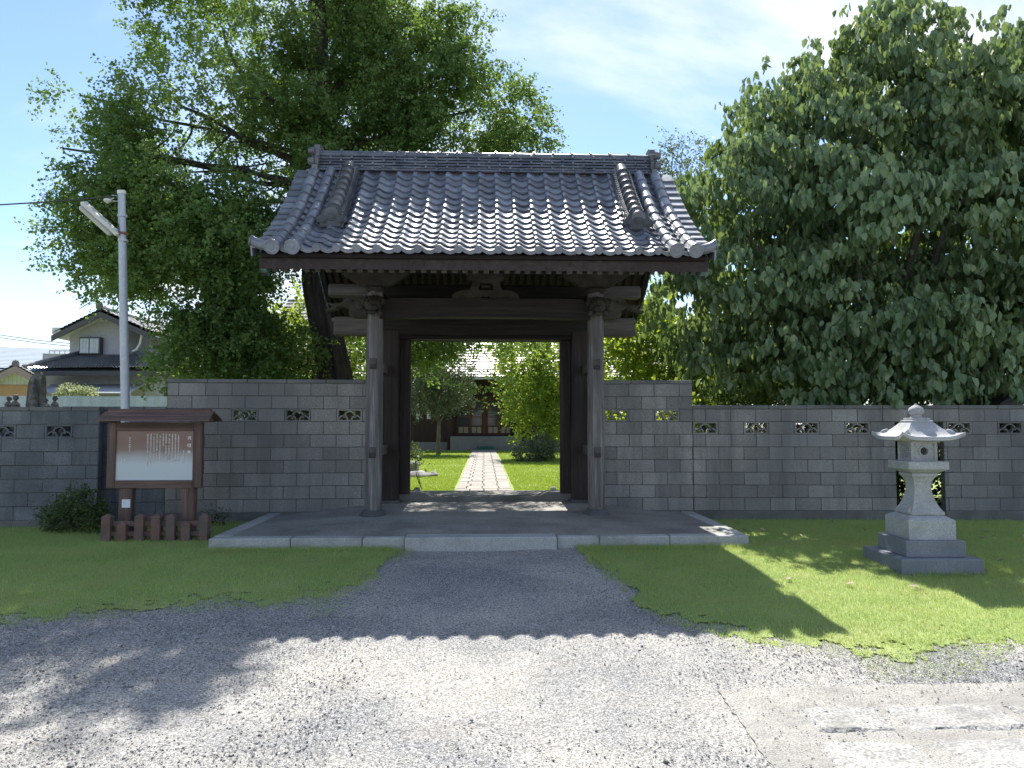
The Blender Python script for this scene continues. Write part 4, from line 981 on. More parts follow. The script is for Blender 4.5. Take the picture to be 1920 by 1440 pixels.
# overhead cables
def cable(name, label, pts, r):
    o = MB().tube(pts, r, 6).build(name, M_wire); tag(o, label, "cable"); return o
a = P(212, 368, YL - 0.1); b = a + Vector((-9.5, 2.0, 0.75)); pts = []
for i in range(17): u = i / 16; p = a.lerp(b, u); p.z -= 0.55 * 4 * u * (1 - u) * 0.5; pts.append(p)
cable("overhead_cable", "thin black cable running off from the top of the lamp pole", pts, 0.011)

# ================================================================== stone lantern
lc = G(1692, 1083); RZ = R(-2.7); Wb = 0.85; k_ = 1.03
ctr = Vector((lc.x, lc.y)) + Vector((math.cos(RZ) * Wb / 2 - math.sin(RZ) * Wb / 2, math.sin(RZ) * Wb / 2 + math.cos(RZ) * Wb / 2))
ln = empty("stone_lantern", (ctr.x, ctr.y, float(terr(ctr.y))), RZ); tag(ln, "pale granite stone lantern on stepped dark plinth on the lawn", "stone lantern")
def lpart(name, mb, mat=M_lantern): 
    o = mb.build(name, mat, ln, local=True); return o
zb = -0.05
lpart("plinth", MB().box(-Wb / 2, Wb / 2, -Wb / 2, Wb / 2, -0.08, 0.165, 0.008), M_lanternd)
lpart("plinth", MB().box(-0.31, 0.31, -0.31, 0.31, 0.164, 0.335, 0.008), M_lanternd)
lpart("base", MB().sq_lathe([(0.245, 0.333), (0.247, 0.34), (0.247, 0.535), (0.243, 0.542), (0.175, 0.582), (0.17, 0.584)]))
col = [(0.165, 0.582), (0.178, 0.592), (0.178, 0.612), (0.165, 0.63), (0.14, 0.672), (0.116, 0.73), (0.10, 0.79), (0.091, 0.85), (0.09, 0.89), (0.096, 0.93), (0.11, 0.97), (0.135, 1.0), (0.138, 1.012), (0.138, 1.028), (0.12, 1.034)]
lpart("column", MB().sq_lathe(col))
lpart("middle_platform", MB().sq_lathe([(0.125, 1.03), (0.16, 1.045), (0.212, 1.075), (0.216, 1.08), (0.216, 1.155), (0.212, 1.16), (0.15, 1.163)]))
# fire box: four corner posts with pierced faces
fb0, fb1, fh = 1.16, 1.375, 0.142
mb = MB()
for sx in (-1, 1):
    for sy in (-1, 1): mb.box(*sorted((sx * fh, sx * (fh - 0.035))), *sorted((sy * fh, sy * (fh - 0.035))), fb0, fb1, 0.004)
mb.box(-fh + 0.004, fh - 0.004, -fh + 0.004, fh - 0.004, fb0 - 0.001, fb0 + 0.03); mb.box(-fh + 0.004, fh - 0.004, -fh + 0.004, fh - 0.004, fb1 - 0.03, fb1)
fbx = lpart("fire_box", mb)
def ringplate(axis, sgn):
    mb = MB(); n = 24; w = 0.110; r = 0.042; d0, d1 = sgn * (fh - 0.012), sgn * (fh - 0.04); zc = (fb0 + fb1) / 2; hz = 0.08
    out = []; 
    for i in range(n):
        t = 2 * math.pi * i / n; c, s = math.cos(t), math.sin(t); m = max(abs(c) / w, abs(s) / hz); out.append((c / m, s / m, r * c, r * s))
    for i in range(n):
        a, b = out[i], out[(i + 1) % n]
        if axis == 'y': poly = [(a[0], zc + a[1]), (b[0], zc + b[1]), (b[2], zc + b[3]), (a[2], zc + a[3])]; mb.prism(poly, d0, d1)
        else: poly = [(a[0], zc + a[1]), (b[0], zc + b[1]), (b[2], zc + b[3]), (a[2], zc + a[3])]; mb.prism(poly, d0, d1, axis='x')
    for i in range(n):
        t0, t1 = 2 * math.pi * i / n, 2 * math.pi * (i + 1) / n
        poly = [(r * 1.35 * math.cos(t0), zc + r * 1.35 * math.sin(t0)), (r * 1.35 * math.cos(t1), zc + r * 1.35 * math.sin(t1)), (r * math.cos(t1), zc + r * math.sin(t1)), (r * math.cos(t0), zc + r * math.sin(t0))]
        mb.prism(poly, sgn * (fh - 0.013), sgn * (fh - 0.002), axis=axis)
    return mb
ringplate('y', -1).build("window_panel", M_lantern, fbx, local=True); ringplate('y', 1).build("window_panel", M_lantern, fbx, local=True)
for sgn in (-1, 1):
    mb = MB(); zc = (fb0 + fb1) / 2
    for k in range(-3, 4):
        for s2 in (-1, 1):
            a0, a1 = Vector((sgn * (fh - 0.022), k * 0.042 - 0.08 * s2, zc - 0.08)), Vector((sgn * (fh - 0.022), k * 0.042 + 0.08 * s2, zc + 0.08))
            f0 = max(0, min(1, ((-0.107) - a0.y) / (a1.y - a0.y))) if s2 > 0 else max(0, min(1, (0.107 - a0.y) / (a1.y - a0.y)))
            f1 = max(0, min(1, (0.107 - a0.y) / (a1.y - a0.y))) if s2 > 0 else max(0, min(1, (-0.107 - a0.y) / (a1.y - a0.y)))
            if f1 - f0 > 0.05: mb.tube([a0.lerp(a1, f0), a0.lerp(a1, f1)], 0.008, 6)
    mb.build("lattice_panel", M_lantern, fbx, local=True)
# roof: square with concave slopes and upturned corners
nr, na = 9, 48; vs = []; fs = []
def rf(u, t, under=False):
    """u 0 eave .. 1 top, t angle"""
    c, s = math.cos(t), math.sin(t); m = max(abs(c), abs(s)); corner = (min(abs(c), abs(s)) / m) ** 5
    hw = 0.125 + (0.315 - 0.125) * (1 - u); hw *= 1 + 0.06 * corner * (1 - u) ** 2
    z = 1.425 + 0.15 * (u ** 1.7) + 0.055 * corner * (1 - u) ** 2.5
    return (hw * c / m, hw * s / m, z)
for i in range(nr + 1):
    for k in range(na): vs.append(rf(i / nr, 2 * math.pi * k / na))
b = len(vs)
for i, (f, dz) in enumerate(((1.0, -0.038), (0.75, -0.05), (0.45, -0.055))):
    for k in range(na):
        x, y, z = rf(0, 2 * math.pi * k / na); vs.append((x * f, y * f, (z + dz) if i == 0 else 1.425 + dz + (z - 1.425) * (f - 0.45)))
for i in range(nr):
    for k in range(na): a, c = i * na + k, i * na + (k + 1) % na; fs.append((a, c, c + na, a + na))
for k in range(na): fs.append((k, b + k, b + (k + 1) % na, (k + 1) % na))
for i in range(2):
    for k in range(na): a, c = b + i * na + k, b + i * na + (k + 1) % na; fs.append((a, a + na, c + na, c))
fs.append(tuple(b + 2 * na + k for k in range(na))[::-1]); fs.append(tuple(nr * na + k for k in range(na)))
rfp = lpart("roof", MB().add(vs, fs))
for sx in (-1, 1):                                                   # corner scrolls
    for sy in (-1, 1):
        M = Matrix.Translation((sx * 0.235, sy * 0.235, 1.478)) @ Matrix.Rotation(math.atan2(sy, sx) + R(90), 4, 'Z') @ Matrix.Rotation(R(25), 4, 'X')
        mb = MB().ball((0, 0, 0), (0.018, 0.05, 0.022), 12, 8, M=M); mb.build("scroll", M_lantern, rfp, local=True)
lpart("jewel_base", MB().sq_lathe([(0.115, 1.572), (0.118, 1.578), (0.118, 1.598), (0.095, 1.604), (0.095, 1.622), (0.09, 1.626)]))
lpart("jewel", MB().lathe([(0.055, 1.622), (0.062, 1.63), (0.052, 1.65), (0.05, 1.66), (0.066, 1.668), (0.078, 1.69), (0.08, 1.708), (0.072, 1.73), (0.05, 1.75), (0.028, 1.763), (0.012, 1.775), (0.004, 1.79)], 24))

# ================================================================== foliage tools
def norm(a): return a / np.maximum(np.linalg.norm(a, axis=1, keepdims=True), 1e-9)
def leaf_mesh(name, Pn, D, Nn, L, W, curl=0.0, big=False):
    """Pn base, D direction, Nn normal, each (n,3)"""
    n = len(Pn); D = norm(D); S = norm(np.cross(D, Nn)); Nn = norm(np.cross(S, D)); L = L[:, None]; W = W[:, None]
    if not big:
        V = np.empty((n, 4, 3)); V[:, 0] = Pn; V[:, 1] = Pn + D * L * 0.62 + S * W * 0.5 + Nn * W * 0.18; V[:, 2] = Pn + D * L; V[:, 3] = Pn + D * L * 0.62 - S * W * 0.5 + Nn * W * 0.18
        Fc = np.array([[0, 1, 2], [0, 2, 3]])
    else:
        V = np.empty((n, 6, 3)); V[:, 0] = Pn; V[:, 3] = Pn + D * L - Nn * L * curl
        V[:, 1] = Pn + D * L * 0.33 + S * W * 0.46 + Nn * W * 0.16; V[:, 2] = Pn + D * L * 0.72 + S * W * 0.36 + Nn * W * 0.10 - Nn * L * curl * 0.4
        V[:, 5] = Pn + D * L * 0.33 - S * W * 0.46 + Nn * W * 0.16; V[:, 4] = Pn + D * L * 0.72 - S * W * 0.36 + Nn * W * 0.10 - Nn * L * curl * 0.4
        Fc = np.array([[0, 1, 2, 3], [0, 3, 4, 5]])
    k = V.shape[1]
    return np_mesh(name, V.reshape(-1, 3), (Fc[None] + (np.arange(n) * k)[:, None, None]).reshape(-1, Fc.shape[1]), smooth=big)
def rand_dir(n):
    v = rng.normal(size=(n, 3)); return norm(v)
def blob_points(blobs, n, shell=0.55):
    """points in ellipsoids (cx,cy,cz,rx,ry,rz,weight), more of them near the surface; returns points and outward directions"""
    w = np.array([b[6] for b in blobs], float); idx = rng.choice(len(blobs), n, p=w / w.sum())
    B = np.array([b[:6] for b in blobs], float)[idx]; d = rand_dir(n); r = rng.random(n) ** (1 / 3); r = np.where(rng.random(n) < shell, 0.75 + 0.27 * rng.random(n), r)
    return B[:, :3] + d * B[:, 3:] * r[:, None], norm(d / B[:, 3:])
def clumps(blobs, n, per, r, flat, shell=0.6, up=0.25):
    """boughs: small flattened domes spread through the blobs; returns spray starts and outward directions"""
    C, Do = blob_points(blobs, n, shell); C = np.repeat(C, per, 0); Do = np.repeat(Do, per, 0); m = len(C)
    rr = np.repeat(r * (0.6 + 0.8 * rng.random(n)), per); d = rand_dir(m) + Do * 0.5; d[:, 2] = np.abs(d[:, 2]) * 0.9 - 0.12; d = norm(d)
    q = C + d * np.stack([rr, rr, rr * flat], 1) * (0.55 + 0.5 * rng.random(m))[:, None]; q[:, 2] -= 0.25 * np.hypot(q[:, 0] - C[:, 0], q[:, 1] - C[:, 1]) ** 1.5
    return q, norm(d + np.array([0, 0, up]) * 0)
def sprays(Pc, Dn, per, length, Ls, Ws, droop, spread, curl=0.0, big=False, hang=0.0, name="crown", jitter=0.05, face=0.55):
    n = len(Pc); D = norm(Dn + rng.normal(0, spread, (n, 3)) + np.array([0, 0, -droop])); ln = length * (0.5 + 0.9 * rng.random(n))
    t = (np.arange(per)[None] + rng.random((n, per))) / per
    sag = np.zeros((n, per, 3)); sag[:, :, 2] = -0.25 * droop * (t ** 2) * ln[:, None]
    pts = Pc[:, None] + D[:, None] * (t * ln[:, None])[:, :, None] + sag + rng.normal(0, jitter, (n, per, 3))
    m = n * per; LD = norm(np.repeat(D, per, 0) * 0.5 + rand_dir(m) * 0.9 + np.array([0, 0, -hang]))
    LN = norm(rand_dir(m) * 0.9 + np.repeat(Dn, per, 0) * face + np.array([0, 0, 0.5]))
    L = Ls * (0.65 + 0.6 * rng.random(m)); W = L * Ws * (0.8 + 0.4 * rng.random(m))
    return leaf_mesh(name, pts.reshape(-1, 3), LD, LN, L, W, curl, big)
def limb(mb, p0, p1, r0, r1, bend=0.15, seg=6, n=8):
    p0, p1 = Vector(p0), Vector(p1); L = (p1 - p0).length; off = Vector((random.gauss(0, 1), random.gauss(0, 1), random.gauss(0, .5))) * bend * L
    pts = []; rad = []
    for i in range(seg + 1):
        u = i / seg; pts.append(p0.lerp(p1, u) + off * 4 * u * (1 - u) * 0.5 + Vector((random.gauss(0, .01), random.gauss(0, .01), random.gauss(0, .01))) * L); rad.append(r0 + (r1 - r0) * u ** 0.8)
    mb.tube(pts, rad, n); return pts
M_bark = surf("ginkgo_bark", (0.035, 0.028, 0.023), (0.095, 0.078, 0.064), 3, 20, 0.95, 0.9, 0.05, stretch=(5, 5, 0.7), detail=8)
M_bark2 = surf("smooth_bark", (0.06, 0.055, 0.045), (0.12, 0.11, 0.09), 4, 30, 0.95, 0.5, 0.02)
M_gink = leafmat("ginkgo_leaf", (0.048, 0.105, 0.034), (0.15, 0.24, 0.075), (0.28, 0.42, 0.05), 0.38, 0.55, 0.3, 0.55)
M_magn = leafmat("broad_leaf", (0.07, 0.135, 0.062), (0.21, 0.30, 0.145), (0.34, 0.45, 0.08), 0.28, 0.42, 0.6, 0.6)
M_gard = leafmat("garden_tree_leaf", (0.065, 0.13, 0.02), (0.17, 0.26, 0.04), (0.45, 0.55, 0.06), 0.5, 0.5, 0.35, 0.9)
M_dull = leafmat("grey_green_leaf", (0.035, 0.055, 0.03), (0.10, 0.13, 0.08), (0.22, 0.28, 0.10), 0.3, 0.5, 0.5, 1.2)
M_shrub = leafmat("bright_shrub_leaf", (0.06, 0.12, 0.02), (0.16, 0.24, 0.035), (0.48, 0.58, 0.05), 0.5, 0.5, 0.3, 0.9)
M_dark = leafmat("dark_shrub_leaf", (0.020, 0.045, 0.015), (0.06, 0.10, 0.03), (0.14, 0.2, 0.04), 0.3, 0.5, 0.35, 1.5)
M_pale = leafmat("pale_shrub_leaf", (0.12, 0.15, 0.06), (0.36, 0.38, 0.2), (0.4, 0.45, 0.2), 0.35, 0.5, 0.3, 3.0)
def tree(name, label, cat, base, trunk_mb, crown_me, bark, leaf, group=None):
    t = empty(name, base); tag(t, label, cat, group); trunk_mb.build("trunk", bark, t); link("crown", crown_me, leaf, t); return t
def pxblob(px, py, Y, rpx, rpy, ry=None, w=None):
    c = P(px, py, Y); s = Y / FPX; rx, rz = rpx * s, rpy * s; ry = ry or (rx + rz) / 2
    return (c.x, c.y, c.z, rx, ry, rz, w if w else (rx * rz + rx * ry + ry * rz))

# ---- great ginkgo behind the wall
YG = 14.4
reseed(51)
gb = [pxblob(520, 40, 14.4, 190, 120, 2.2), pxblob(310, 30, 14.2, 80, 60, 1.0), pxblob(690, 60, 14.6, 150, 120, 1.9), pxblob(800, 40, 14.6, 60, 60, 0.8), pxblob(470, -60, 14.6, 150, 100, 2.0), pxblob(630, -80, 14.9, 120, 110, 1.8),
      pxblob(420, 230, 13.8, 170, 120, 1.9), pxblob(640, 200, 14.9, 160, 90, 1.6), pxblob(800, 190, 14.9, 85, 65, 1.2), pxblob(915, 200, 14.6, 75, 55, 0.9), pxblob(860, 255, 14.6, 120, 40, 1.0), pxblob(960, 265, 14.4, 55, 22, 0.5),
      pxblob(300, 230, 13.6, 80, 60, 0.9), pxblob(190, 190, 13.4, 52, 22, 0.4, 0.8), pxblob(165, 280, 13.2, 55, 20, 0.4, 0.8), pxblob(235, 300, 13.4, 90, 60, 0.9), pxblob(250, 380, 13.2, 95, 60, 0.9), pxblob(360, 370, 13.2, 130, 90, 1.3), pxblob(190, 475, 13.2, 62, 18, 0.4, 0.8), pxblob(250, 520, 13.2, 70, 40, 0.6), pxblob(170, 440, 13.3, 40, 13, 0.3, 0.4),
      pxblob(420, 470, 12.9, 130, 90, 1.1, 6), pxblob(350, 560, 12.9, 80, 85, 0.8, 4), pxblob(345, 650, 12.9, 62, 68, 0.6, 2.6), pxblob(430, 600, 13.0, 90, 80, 0.7, 3.4), pxblob(500, 640, 13.2, 60, 60, 0.6, 1.2), pxblob(600, 440, 13.7, 40, 60, 0.3, 1.0), pxblob(590, 340, 13.6, 60, 60, 0.4, 1.4), pxblob(500, 400, 13.6, 90, 90, 1.2), pxblob(500, 520, 13.9, 80, 60, 0.8), pxblob(560, 440, 15.3, 80, 70, 1.0), pxblob(470, 690, 13.6, 60, 30, 0.5), pxblob(560, 330, 15.4, 120, 80, 1.3), pxblob(300, 140, 14, 60, 40, 0.7), pxblob(380, 690, 12.8, 40, 40, 0.45),
      pxblob(850, 130, 14.6, 34, 40, 0.5), pxblob(800, 300, 15.6, 150, 60, 1.3), pxblob(760, 640, 15.2, 60, 55, 0.8, 1.6), pxblob(880, 632, 15.8, 110, 34, 0.7, 1.1), pxblob(897, 700, 15.6, 11, 40, 0.15, 0.16), pxblob(790, 690, 15.6, 14, 40, 0.2, 0.2), pxblob(800, 520, 16.2, 180, 90, 1.2, 2.6), pxblob(940, 400, 15.8, 120, 80, 1.0, 1.2)]
Pc, Dn = clumps(gb, 1700, 14, 0.45, 0.55, 0.5)
hole_c = [(P(545, 560, 13.5), 0.42), (P(560, 590, 14), 0.35), (P(400, 335, 13.3), 0.35), (P(520, 330, 14), 0.5), (P(505, 110, 13.2), 0.45), (P(640, 120, 13.4), 0.45), (P(800, 120, 14.4), 0.3)]
ok = np.ones(len(Pc), bool)
for c, r in hole_c:
    ok &= (np.hypot(Pc[:, 0] - c.x, Pc[:, 2] - c.z) > r) | (Pc[:, 1] > c.y + 1.6)
cl = fbm(Pc[:, 0] * 1.1 + Pc[:, 1] * 0.4, Pc[:, 2] * 1.3, 77, 2); ok &= (cl > 0.33) | (rng.random(len(Pc)) < 0.12) | ((Pc[:, 0] < -4.0) & (Pc[:, 2] < 6.0) & (cl > 0.22))
ok &= ~((Pc[:, 0] > -1.9 - 0.05 * (Pc[:, 1] - 14)) & (Pc[:, 2] - 1.28 * (Pc[:, 1] - 8.85) > 2.9))
ok &= ~((Pc[:, 2] < 3.75) & (Pc[:, 0] < P(318, 650, 12.9).x + (Pc[:, 2] - 3.0) * 0.1))
ok &= ~((Pc[:, 1] < 13.5) & (Pc[:, 2] < 6.4) & (np.abs(Pc[:, 0]) < 3.2))
Pc, Dn = Pc[ok], Dn[ok]
crown = sprays(Pc, Dn, 26, 0.42, 0.060, 0.95, 0.55, 0.4, name="crown", jitter=0.04, face=0.9)
tb = MB(); tr0 = P(628, 712, YG); tr0.z = 0.0; tr1 = P(596, 530, YG); tr2 = P(590, 300, YG + 0.1); tr3 = P(598, 60, YG + 0.2); tr4 = P(585, -160, YG + 0.3)
pts = []; rad = []; keyp = [(tr0, 0.40), (P(628, 700, YG), 0.325), (tr1, 0.29), (tr2, 0.24), (tr3, 0.17), (tr4, 0.07)]
vs = []; fs = []; n = 40; ring = 0
for k in range(len(keyp) - 1):
    (a, ra), (b, rb_) = keyp[k], keyp[k + 1]; m = 8
    for i in range(m + (1 if k == len(keyp) - 2 else 0)):
        u = i / m; c = a.lerp(b, u); r = ra + (rb_ - ra) * u
        for j in range(n):
            t = 2 * math.pi * j / n; fl = 1 + 0.07 * math.sin(7 * t + 0.8 * c.z) + 0.05 * math.sin(13 * t - 0.5 * c.z) + 0.03 * math.sin(19 * t + 2.1 * c.z)
            vs.append((c.x + r * fl * math.cos(t), c.y + r * fl * math.sin(t), c.z))
        ring += 1
for i in range(ring - 1):
    for j in range(n): a, b = i * n + j, i * n + (j + 1) % n; fs.append((a, b, b + n, a + n))
tb.add(vs, fs, None, True)
for h, px, py, Y, r in ((0.35, 420, 330, 13.6, 0.10), (0.45, 300, 170, 13.8, 0.10), (0.4, 760, 260, 14.8, 0.09), (0.5, 880, 210, 14.7, 0.08), (0.3, 380, 460, 13.2, 0.09), (0.6, 420, 60, 14.2, 0.09), (0.62, 700, 30, 14.7, 0.09), (0.3, 520, 330, 13.8, 0.08), (0.35, 200, 290, 13.4, 0.07), (0.3, 220, 480, 13.3, 0.07), (0.4, 640, 300, 15.5, 0.1), (0.33, 800, 480, 16.0, 0.08), (0.7, 500, -60, 14.6, 0.07), (0.7, 720, -80, 14.9, 0.07), (0.38, 500, 480, 13.8, 0.07), (0.3, 340, 600, 12.95, 0.07), (0.5, 150, 178, 13.4, 0.05), (0.4, 118, 278, 13.2, 0.05), (0.3, 135, 480, 13.2, 0.05), (0.3, 150, 435, 13.3, 0.04)):
    st = tr1.lerp(tr3, h) if h < 1 else tr3
    e = P(px, py, Y); pt = limb(tb, st, e, r, 0.02, 0.10, 7, 8)
    for q_ in range(5):
        s0 = pt[random.randint(2, 6)]; limb(tb, s0, s0 + Vector((random.gauss(0, .6), random.gauss(0, .5), random.gauss(-0.1, .5))), 0.028, 0.006, 0.12, 4, 5)
tree("ginkgo_tree", "towering ginkgo tree with furrowed trunk behind the left wall", "tree", (tr0.x, tr0.y, 0.0), tb, crown, M_bark, M_gink)

# ---- broad-leaved tree behind the right wall
YB = 13.4
reseed(52)
mbk = [pxblob(1640, 200, 13.2, 200, 175, 2.2), pxblob(1500, 260, 13.0, 130, 130, 1.5), pxblob(1820, 220, 13.2, 150, 140, 2.0), pxblob(2020, 260, 13.4, 180, 190, 2.2), pxblob(1380, 350, 12.9, 100, 85, 1.2), pxblob(1310, 420, 12.8, 45, 90, 0.8), pxblob(1640, 90, 13.3, 110, 80, 1.1), pxblob(1690, 45, 13.3, 60, 40, 0.7), pxblob(1850, 110, 13.3, 70, 40, 0.7),
       pxblob(1600, 420, 12.5, 190, 130, 1.5), pxblob(1800, 420, 12.5, 180, 140, 1.6), pxblob(1420, 500, 12.8, 130, 90, 1.1), pxblob(1300, 560, 12.8, 90, 60, 0.8), pxblob(1660, 590, 12.2, 160, 80, 1.0), pxblob(1840, 570, 12.4, 130, 90, 1.1), pxblob(1480, 640, 12.8, 120, 70, 0.8), pxblob(1640, 695, 12.0, 110, 48, 0.65), pxblob(1790, 700, 12.0, 90, 42, 0.6), pxblob(1560, 730, 12.3, 80, 30, 0.5), pxblob(2050, 520, 12.9, 170, 160, 1.7), pxblob(2230, 400, 13.6, 130, 180, 1.8), pxblob(1700, 300, 14.6, 320, 230, 1.6), pxblob(1370, 650, 13.4, 90, 60, 0.6), pxblob(1600, 690, 14.2, 260, 60, 0.6, 5.0), pxblob(1850, 690, 14.2, 130, 60, 0.6, 2.5), pxblob(1560, 560, 14.6, 260, 120, 0.7, 5.0), pxblob(1800, 520, 14.8, 260, 140, 0.7, 5.0)]
Pc, Dn = clumps(mbk, 980, 12, 0.44, 0.5, 0.75)
P2, D2 = blob_points([pxblob(1640, 330, 14.0, 300, 250, 1.0), pxblob(1850, 380, 14.0, 250, 270, 1.0), pxblob(1480, 520, 13.8, 190, 170, 0.8), pxblob(1700, 600, 13.8, 300, 130, 0.7)], 2000, 0.2); Pc = np.vstack([Pc, P2]); Dn = np.vstack([Dn, D2])
cl = fbm(Pc[:, 0] * 1.3 + Pc[:, 1] * 0.5, Pc[:, 2] * 1.7, 55, 2); ok = (cl > 0.27) | (rng.random(len(Pc)) < 0.2)
shY = Pc[:, 1] - (Pc[:, 2] + 0.1) / 1.28; ok &= ~((Pc[:, 0] > 2.3) & (Pc[:, 0] < 7.0) & (shY < np.interp(Pc[:, 0], [2.3, 3.0, 3.74, 4.96, 7.0], [9.3, 8.6, 7.35, 6.6, 5.9]) + (fbm(Pc[:, 0] * 2, Pc[:, 0] * 0, 12) - 0.45) * 0.7))
dkc = P(1690, 480, 12.2); ok &= ~((np.hypot((Pc[:, 0] - dkc.x) / 1.0, (Pc[:, 2] - dkc.z) / 0.45) < 1) & (Pc[:, 1] < 12.6))
Pc, Dn = Pc[ok], Dn[ok]
crown = sprays(Pc, Dn * np.array([1, 1, 0.6]), 8, 0.30, 0.165, 0.62, 0.45, 0.3, 0.22, True, 1.9, "crown", 0.04, 1.3)
tb = MB(); r0 = P(1660, 900, YB); r0.z = 0.0; fork = P(1665, 690, YB)
limb(tb, r0, fork, 0.22, 0.17, 0.02, 6, 14)
for px, py, Y, r in ((1700, 120, 13.4, 0.12), (1500, 300, 13.0, 0.1), (1850, 260, 13.2, 0.1), (1380, 420, 12.9, 0.08), (1600, 480, 12.6, 0.07), (1800, 480, 12.6, 0.08), (1640, 640, 12.3, 0.05), (1840, 620, 12.5, 0.06), (1990, 400, 13.2, 0.09), (1470, 600, 12.9, 0.06), (1300, 520, 12.9, 0.05), (1760, 735, 12.5, 0.06), (1690, 745, 12.7, 0.06)):
    pt = limb(tb, fork + Vector((0, 0, random.uniform(-.2, .3))), P(px, py, Y), r, 0.015, 0.08, 7, 8)
    for q_ in range(4):
        s0 = pt[random.randint(2, 6)]; limb(tb, s0, s0 + Vector((random.gauss(0, .5), random.gauss(0, .4), random.gauss(0.1, .4))), 0.025, 0.006, 0.1, 4, 5)
tree("broadleaf_tree", "large round tree with big heart-shaped leaves overhanging the right wall", "tree", (r0.x, r0.y, 0.0), tb, crown, M_bark2, M_magn)

# ---- generic small trees and shrubs
def bush(name, label, cat, base, blobs, n, per, ln, L, asp, leaf, stems=5, sr=0.02, bark=None, droop=0.1, group=None, shell=0.6, trunk=None):
    Pc, Dn = blob_points(blobs, n, shell); cr = sprays(Pc, Dn, per, ln, L, asp, droop, 0.5, name="crown", jitter=0.03)
    mb = MB()
    if trunk: 
        p1 = Vector(trunk[0]); limb(mb, base, p1, trunk[1], trunk[1] * 0.7, 0.05, 6, 10); src = p1
    else: src = Vector(base)
    for k in range(stems):
        b = random.choice(blobs); e = Vector((b[0] + random.gauss(0, .3) * b[3], b[1] + random.gauss(0, .3) * b[4], b[2] + random.gauss(0, .3) * b[5]))
        s0 = src + Vector((random.gauss(0, .03), random.gauss(0, .03), 0)); limb(mb, s0, e, sr, sr * 0.25, 0.1, 5, 6)
    t = empty(name, base); tag(t, label, cat, group); mb.build("trunk" if trunk else "stems", bark or M_bark2, t); link("crown" if trunk else "foliage", cr, leaf, t); return t
zg = 0.1
reseed(53)
b = P(1035, 858, 30); b.z = zg
bush("garden_tree", "bright green leafy garden tree beside the paved path", "tree", b, [pxblob(1000, 700, 30, 60, 60, 1.5), pxblob(1030, 740, 30, 55, 70, 1.4), pxblob(975, 660, 30, 40, 40, 1.0), pxblob(1060, 680, 30, 60, 60, 1.5), pxblob(1000, 790, 29.6, 40, 40, 0.8), pxblob(985, 740, 29.6, 45, 55, 1.0), pxblob(1080, 780, 30, 50, 50, 1.2)], 1500, 14, 0.6, 0.14, 0.6, M_gard, 9, 0.05, trunk=(P(1030, 800, 30), 0.13))
b = P(822, 838, 34); b.z = zg
bush("garden_tree", "rounded grey green garden tree standing before the temple hall", "tree", b, [pxblob(835, 700, 34, 50, 45, 1.3), pxblob(800, 720, 34, 60, 55, 1.4), pxblob(850, 735, 33.6, 35, 35, 0.9), pxblob(780, 690, 34.5, 50, 45, 1.2)], 1300, 14, 0.5, 0.13, 0.5, M_dull, 9, 0.05, trunk=(P(823, 790, 34), 0.12))
b = P(1000, 862, 27.5); b.z = zg
bush("garden_shrub", "small pale flowering shrub at the foot of the garden tree", "shrub", b, [pxblob(995, 848, 27.5, 28, 18, 0.5), pxblob(1020, 840, 27.8, 22, 20, 0.5)], 420, 10, 0.25, 0.09, 0.5, M_dull, 6, 0.015)
b = P(790, 880, 16); b.z = zg
bush("garden_shrub", "few dark leaves of a shrub leaning past the open gate's left jamb", "shrub", b, [pxblob(778, 852, 16, 12, 9, 0.15)], 26, 8, 0.16, 0.09, 0.5, M_dark, 3, 0.01)
# shrubs behind the walls
def hedge(label, spec, mat, n, L=0.10, asp=0.6, name="garden_shrub", per=12, ln=0.5, stems=6):
    bl = [pxblob(*s) for s in spec]; base = Vector((bl[0][0], bl[0][1], 0.05)); return bush(name, label, "shrub", base, bl, n, per, ln, L, asp, mat, stems, 0.03)
hedge("sunlit yellow green shrub behind the ginkgo trunk", [(570, 610, 17.5, 60, 60, 0.9), (620, 660, 17.8, 60, 60, 0.9), (540, 660, 17.4, 50, 50, 0.8), (680, 640, 18, 50, 70, 0.9), (660, 560, 18.2, 50, 50, 0.9)], M_shrub, 1100)
hedge("dark green shrub low behind the tall left wall", [(520, 700, 15.2, 70, 30, 0.5), (590, 690, 15.6, 60, 40, 0.6), (440, 705, 15.0, 60, 24, 0.5), (460, 810, 13.4, 90, 60, 0.4), (600, 810, 13.4, 80, 60, 0.4)], M_dark, 1000, 0.09)
hedge("bright green shrub behind the tall right wall beside the gate", [(1160, 690, 16.5, 50, 45, 0.8), (1220, 650, 16.8, 60, 55, 0.9), (1260, 700, 16.5, 55, 45, 0.8), (1190, 600, 17.2, 50, 50, 0.8), (1340, 700, 16.8, 60, 50, 0.8), (1200, 810, 14.0, 90, 60, 0.5)], M_shrub, 1300, 0.12)
hedge("dark green shrub behind the low right wall", [(1420, 720, 14.6, 80, 40, 0.6), (1350, 690, 15.4, 70, 60, 0.8), (1520, 700, 15.2, 90, 60, 0.8), (1620, 740, 15.0, 90, 40, 0.7), (1330, 840, 13.2, 90, 70, 0.5), (1480, 840, 13.2, 90, 70, 0.5), (1620, 850, 13.2, 90, 70, 0.5)], M_dark, 1500, 0.10)
hedge("dense shrub filling the gap behind the stone lantern", [(1730, 880, 13.6, 90, 90, 0.7), (1850, 760, 15.5, 120, 60, 0.9), (1730, 800, 14.0, 90, 60, 0.6)], M_dark, 700, 0.11)
b = P(1262, 420, 21); b.z = 0.05
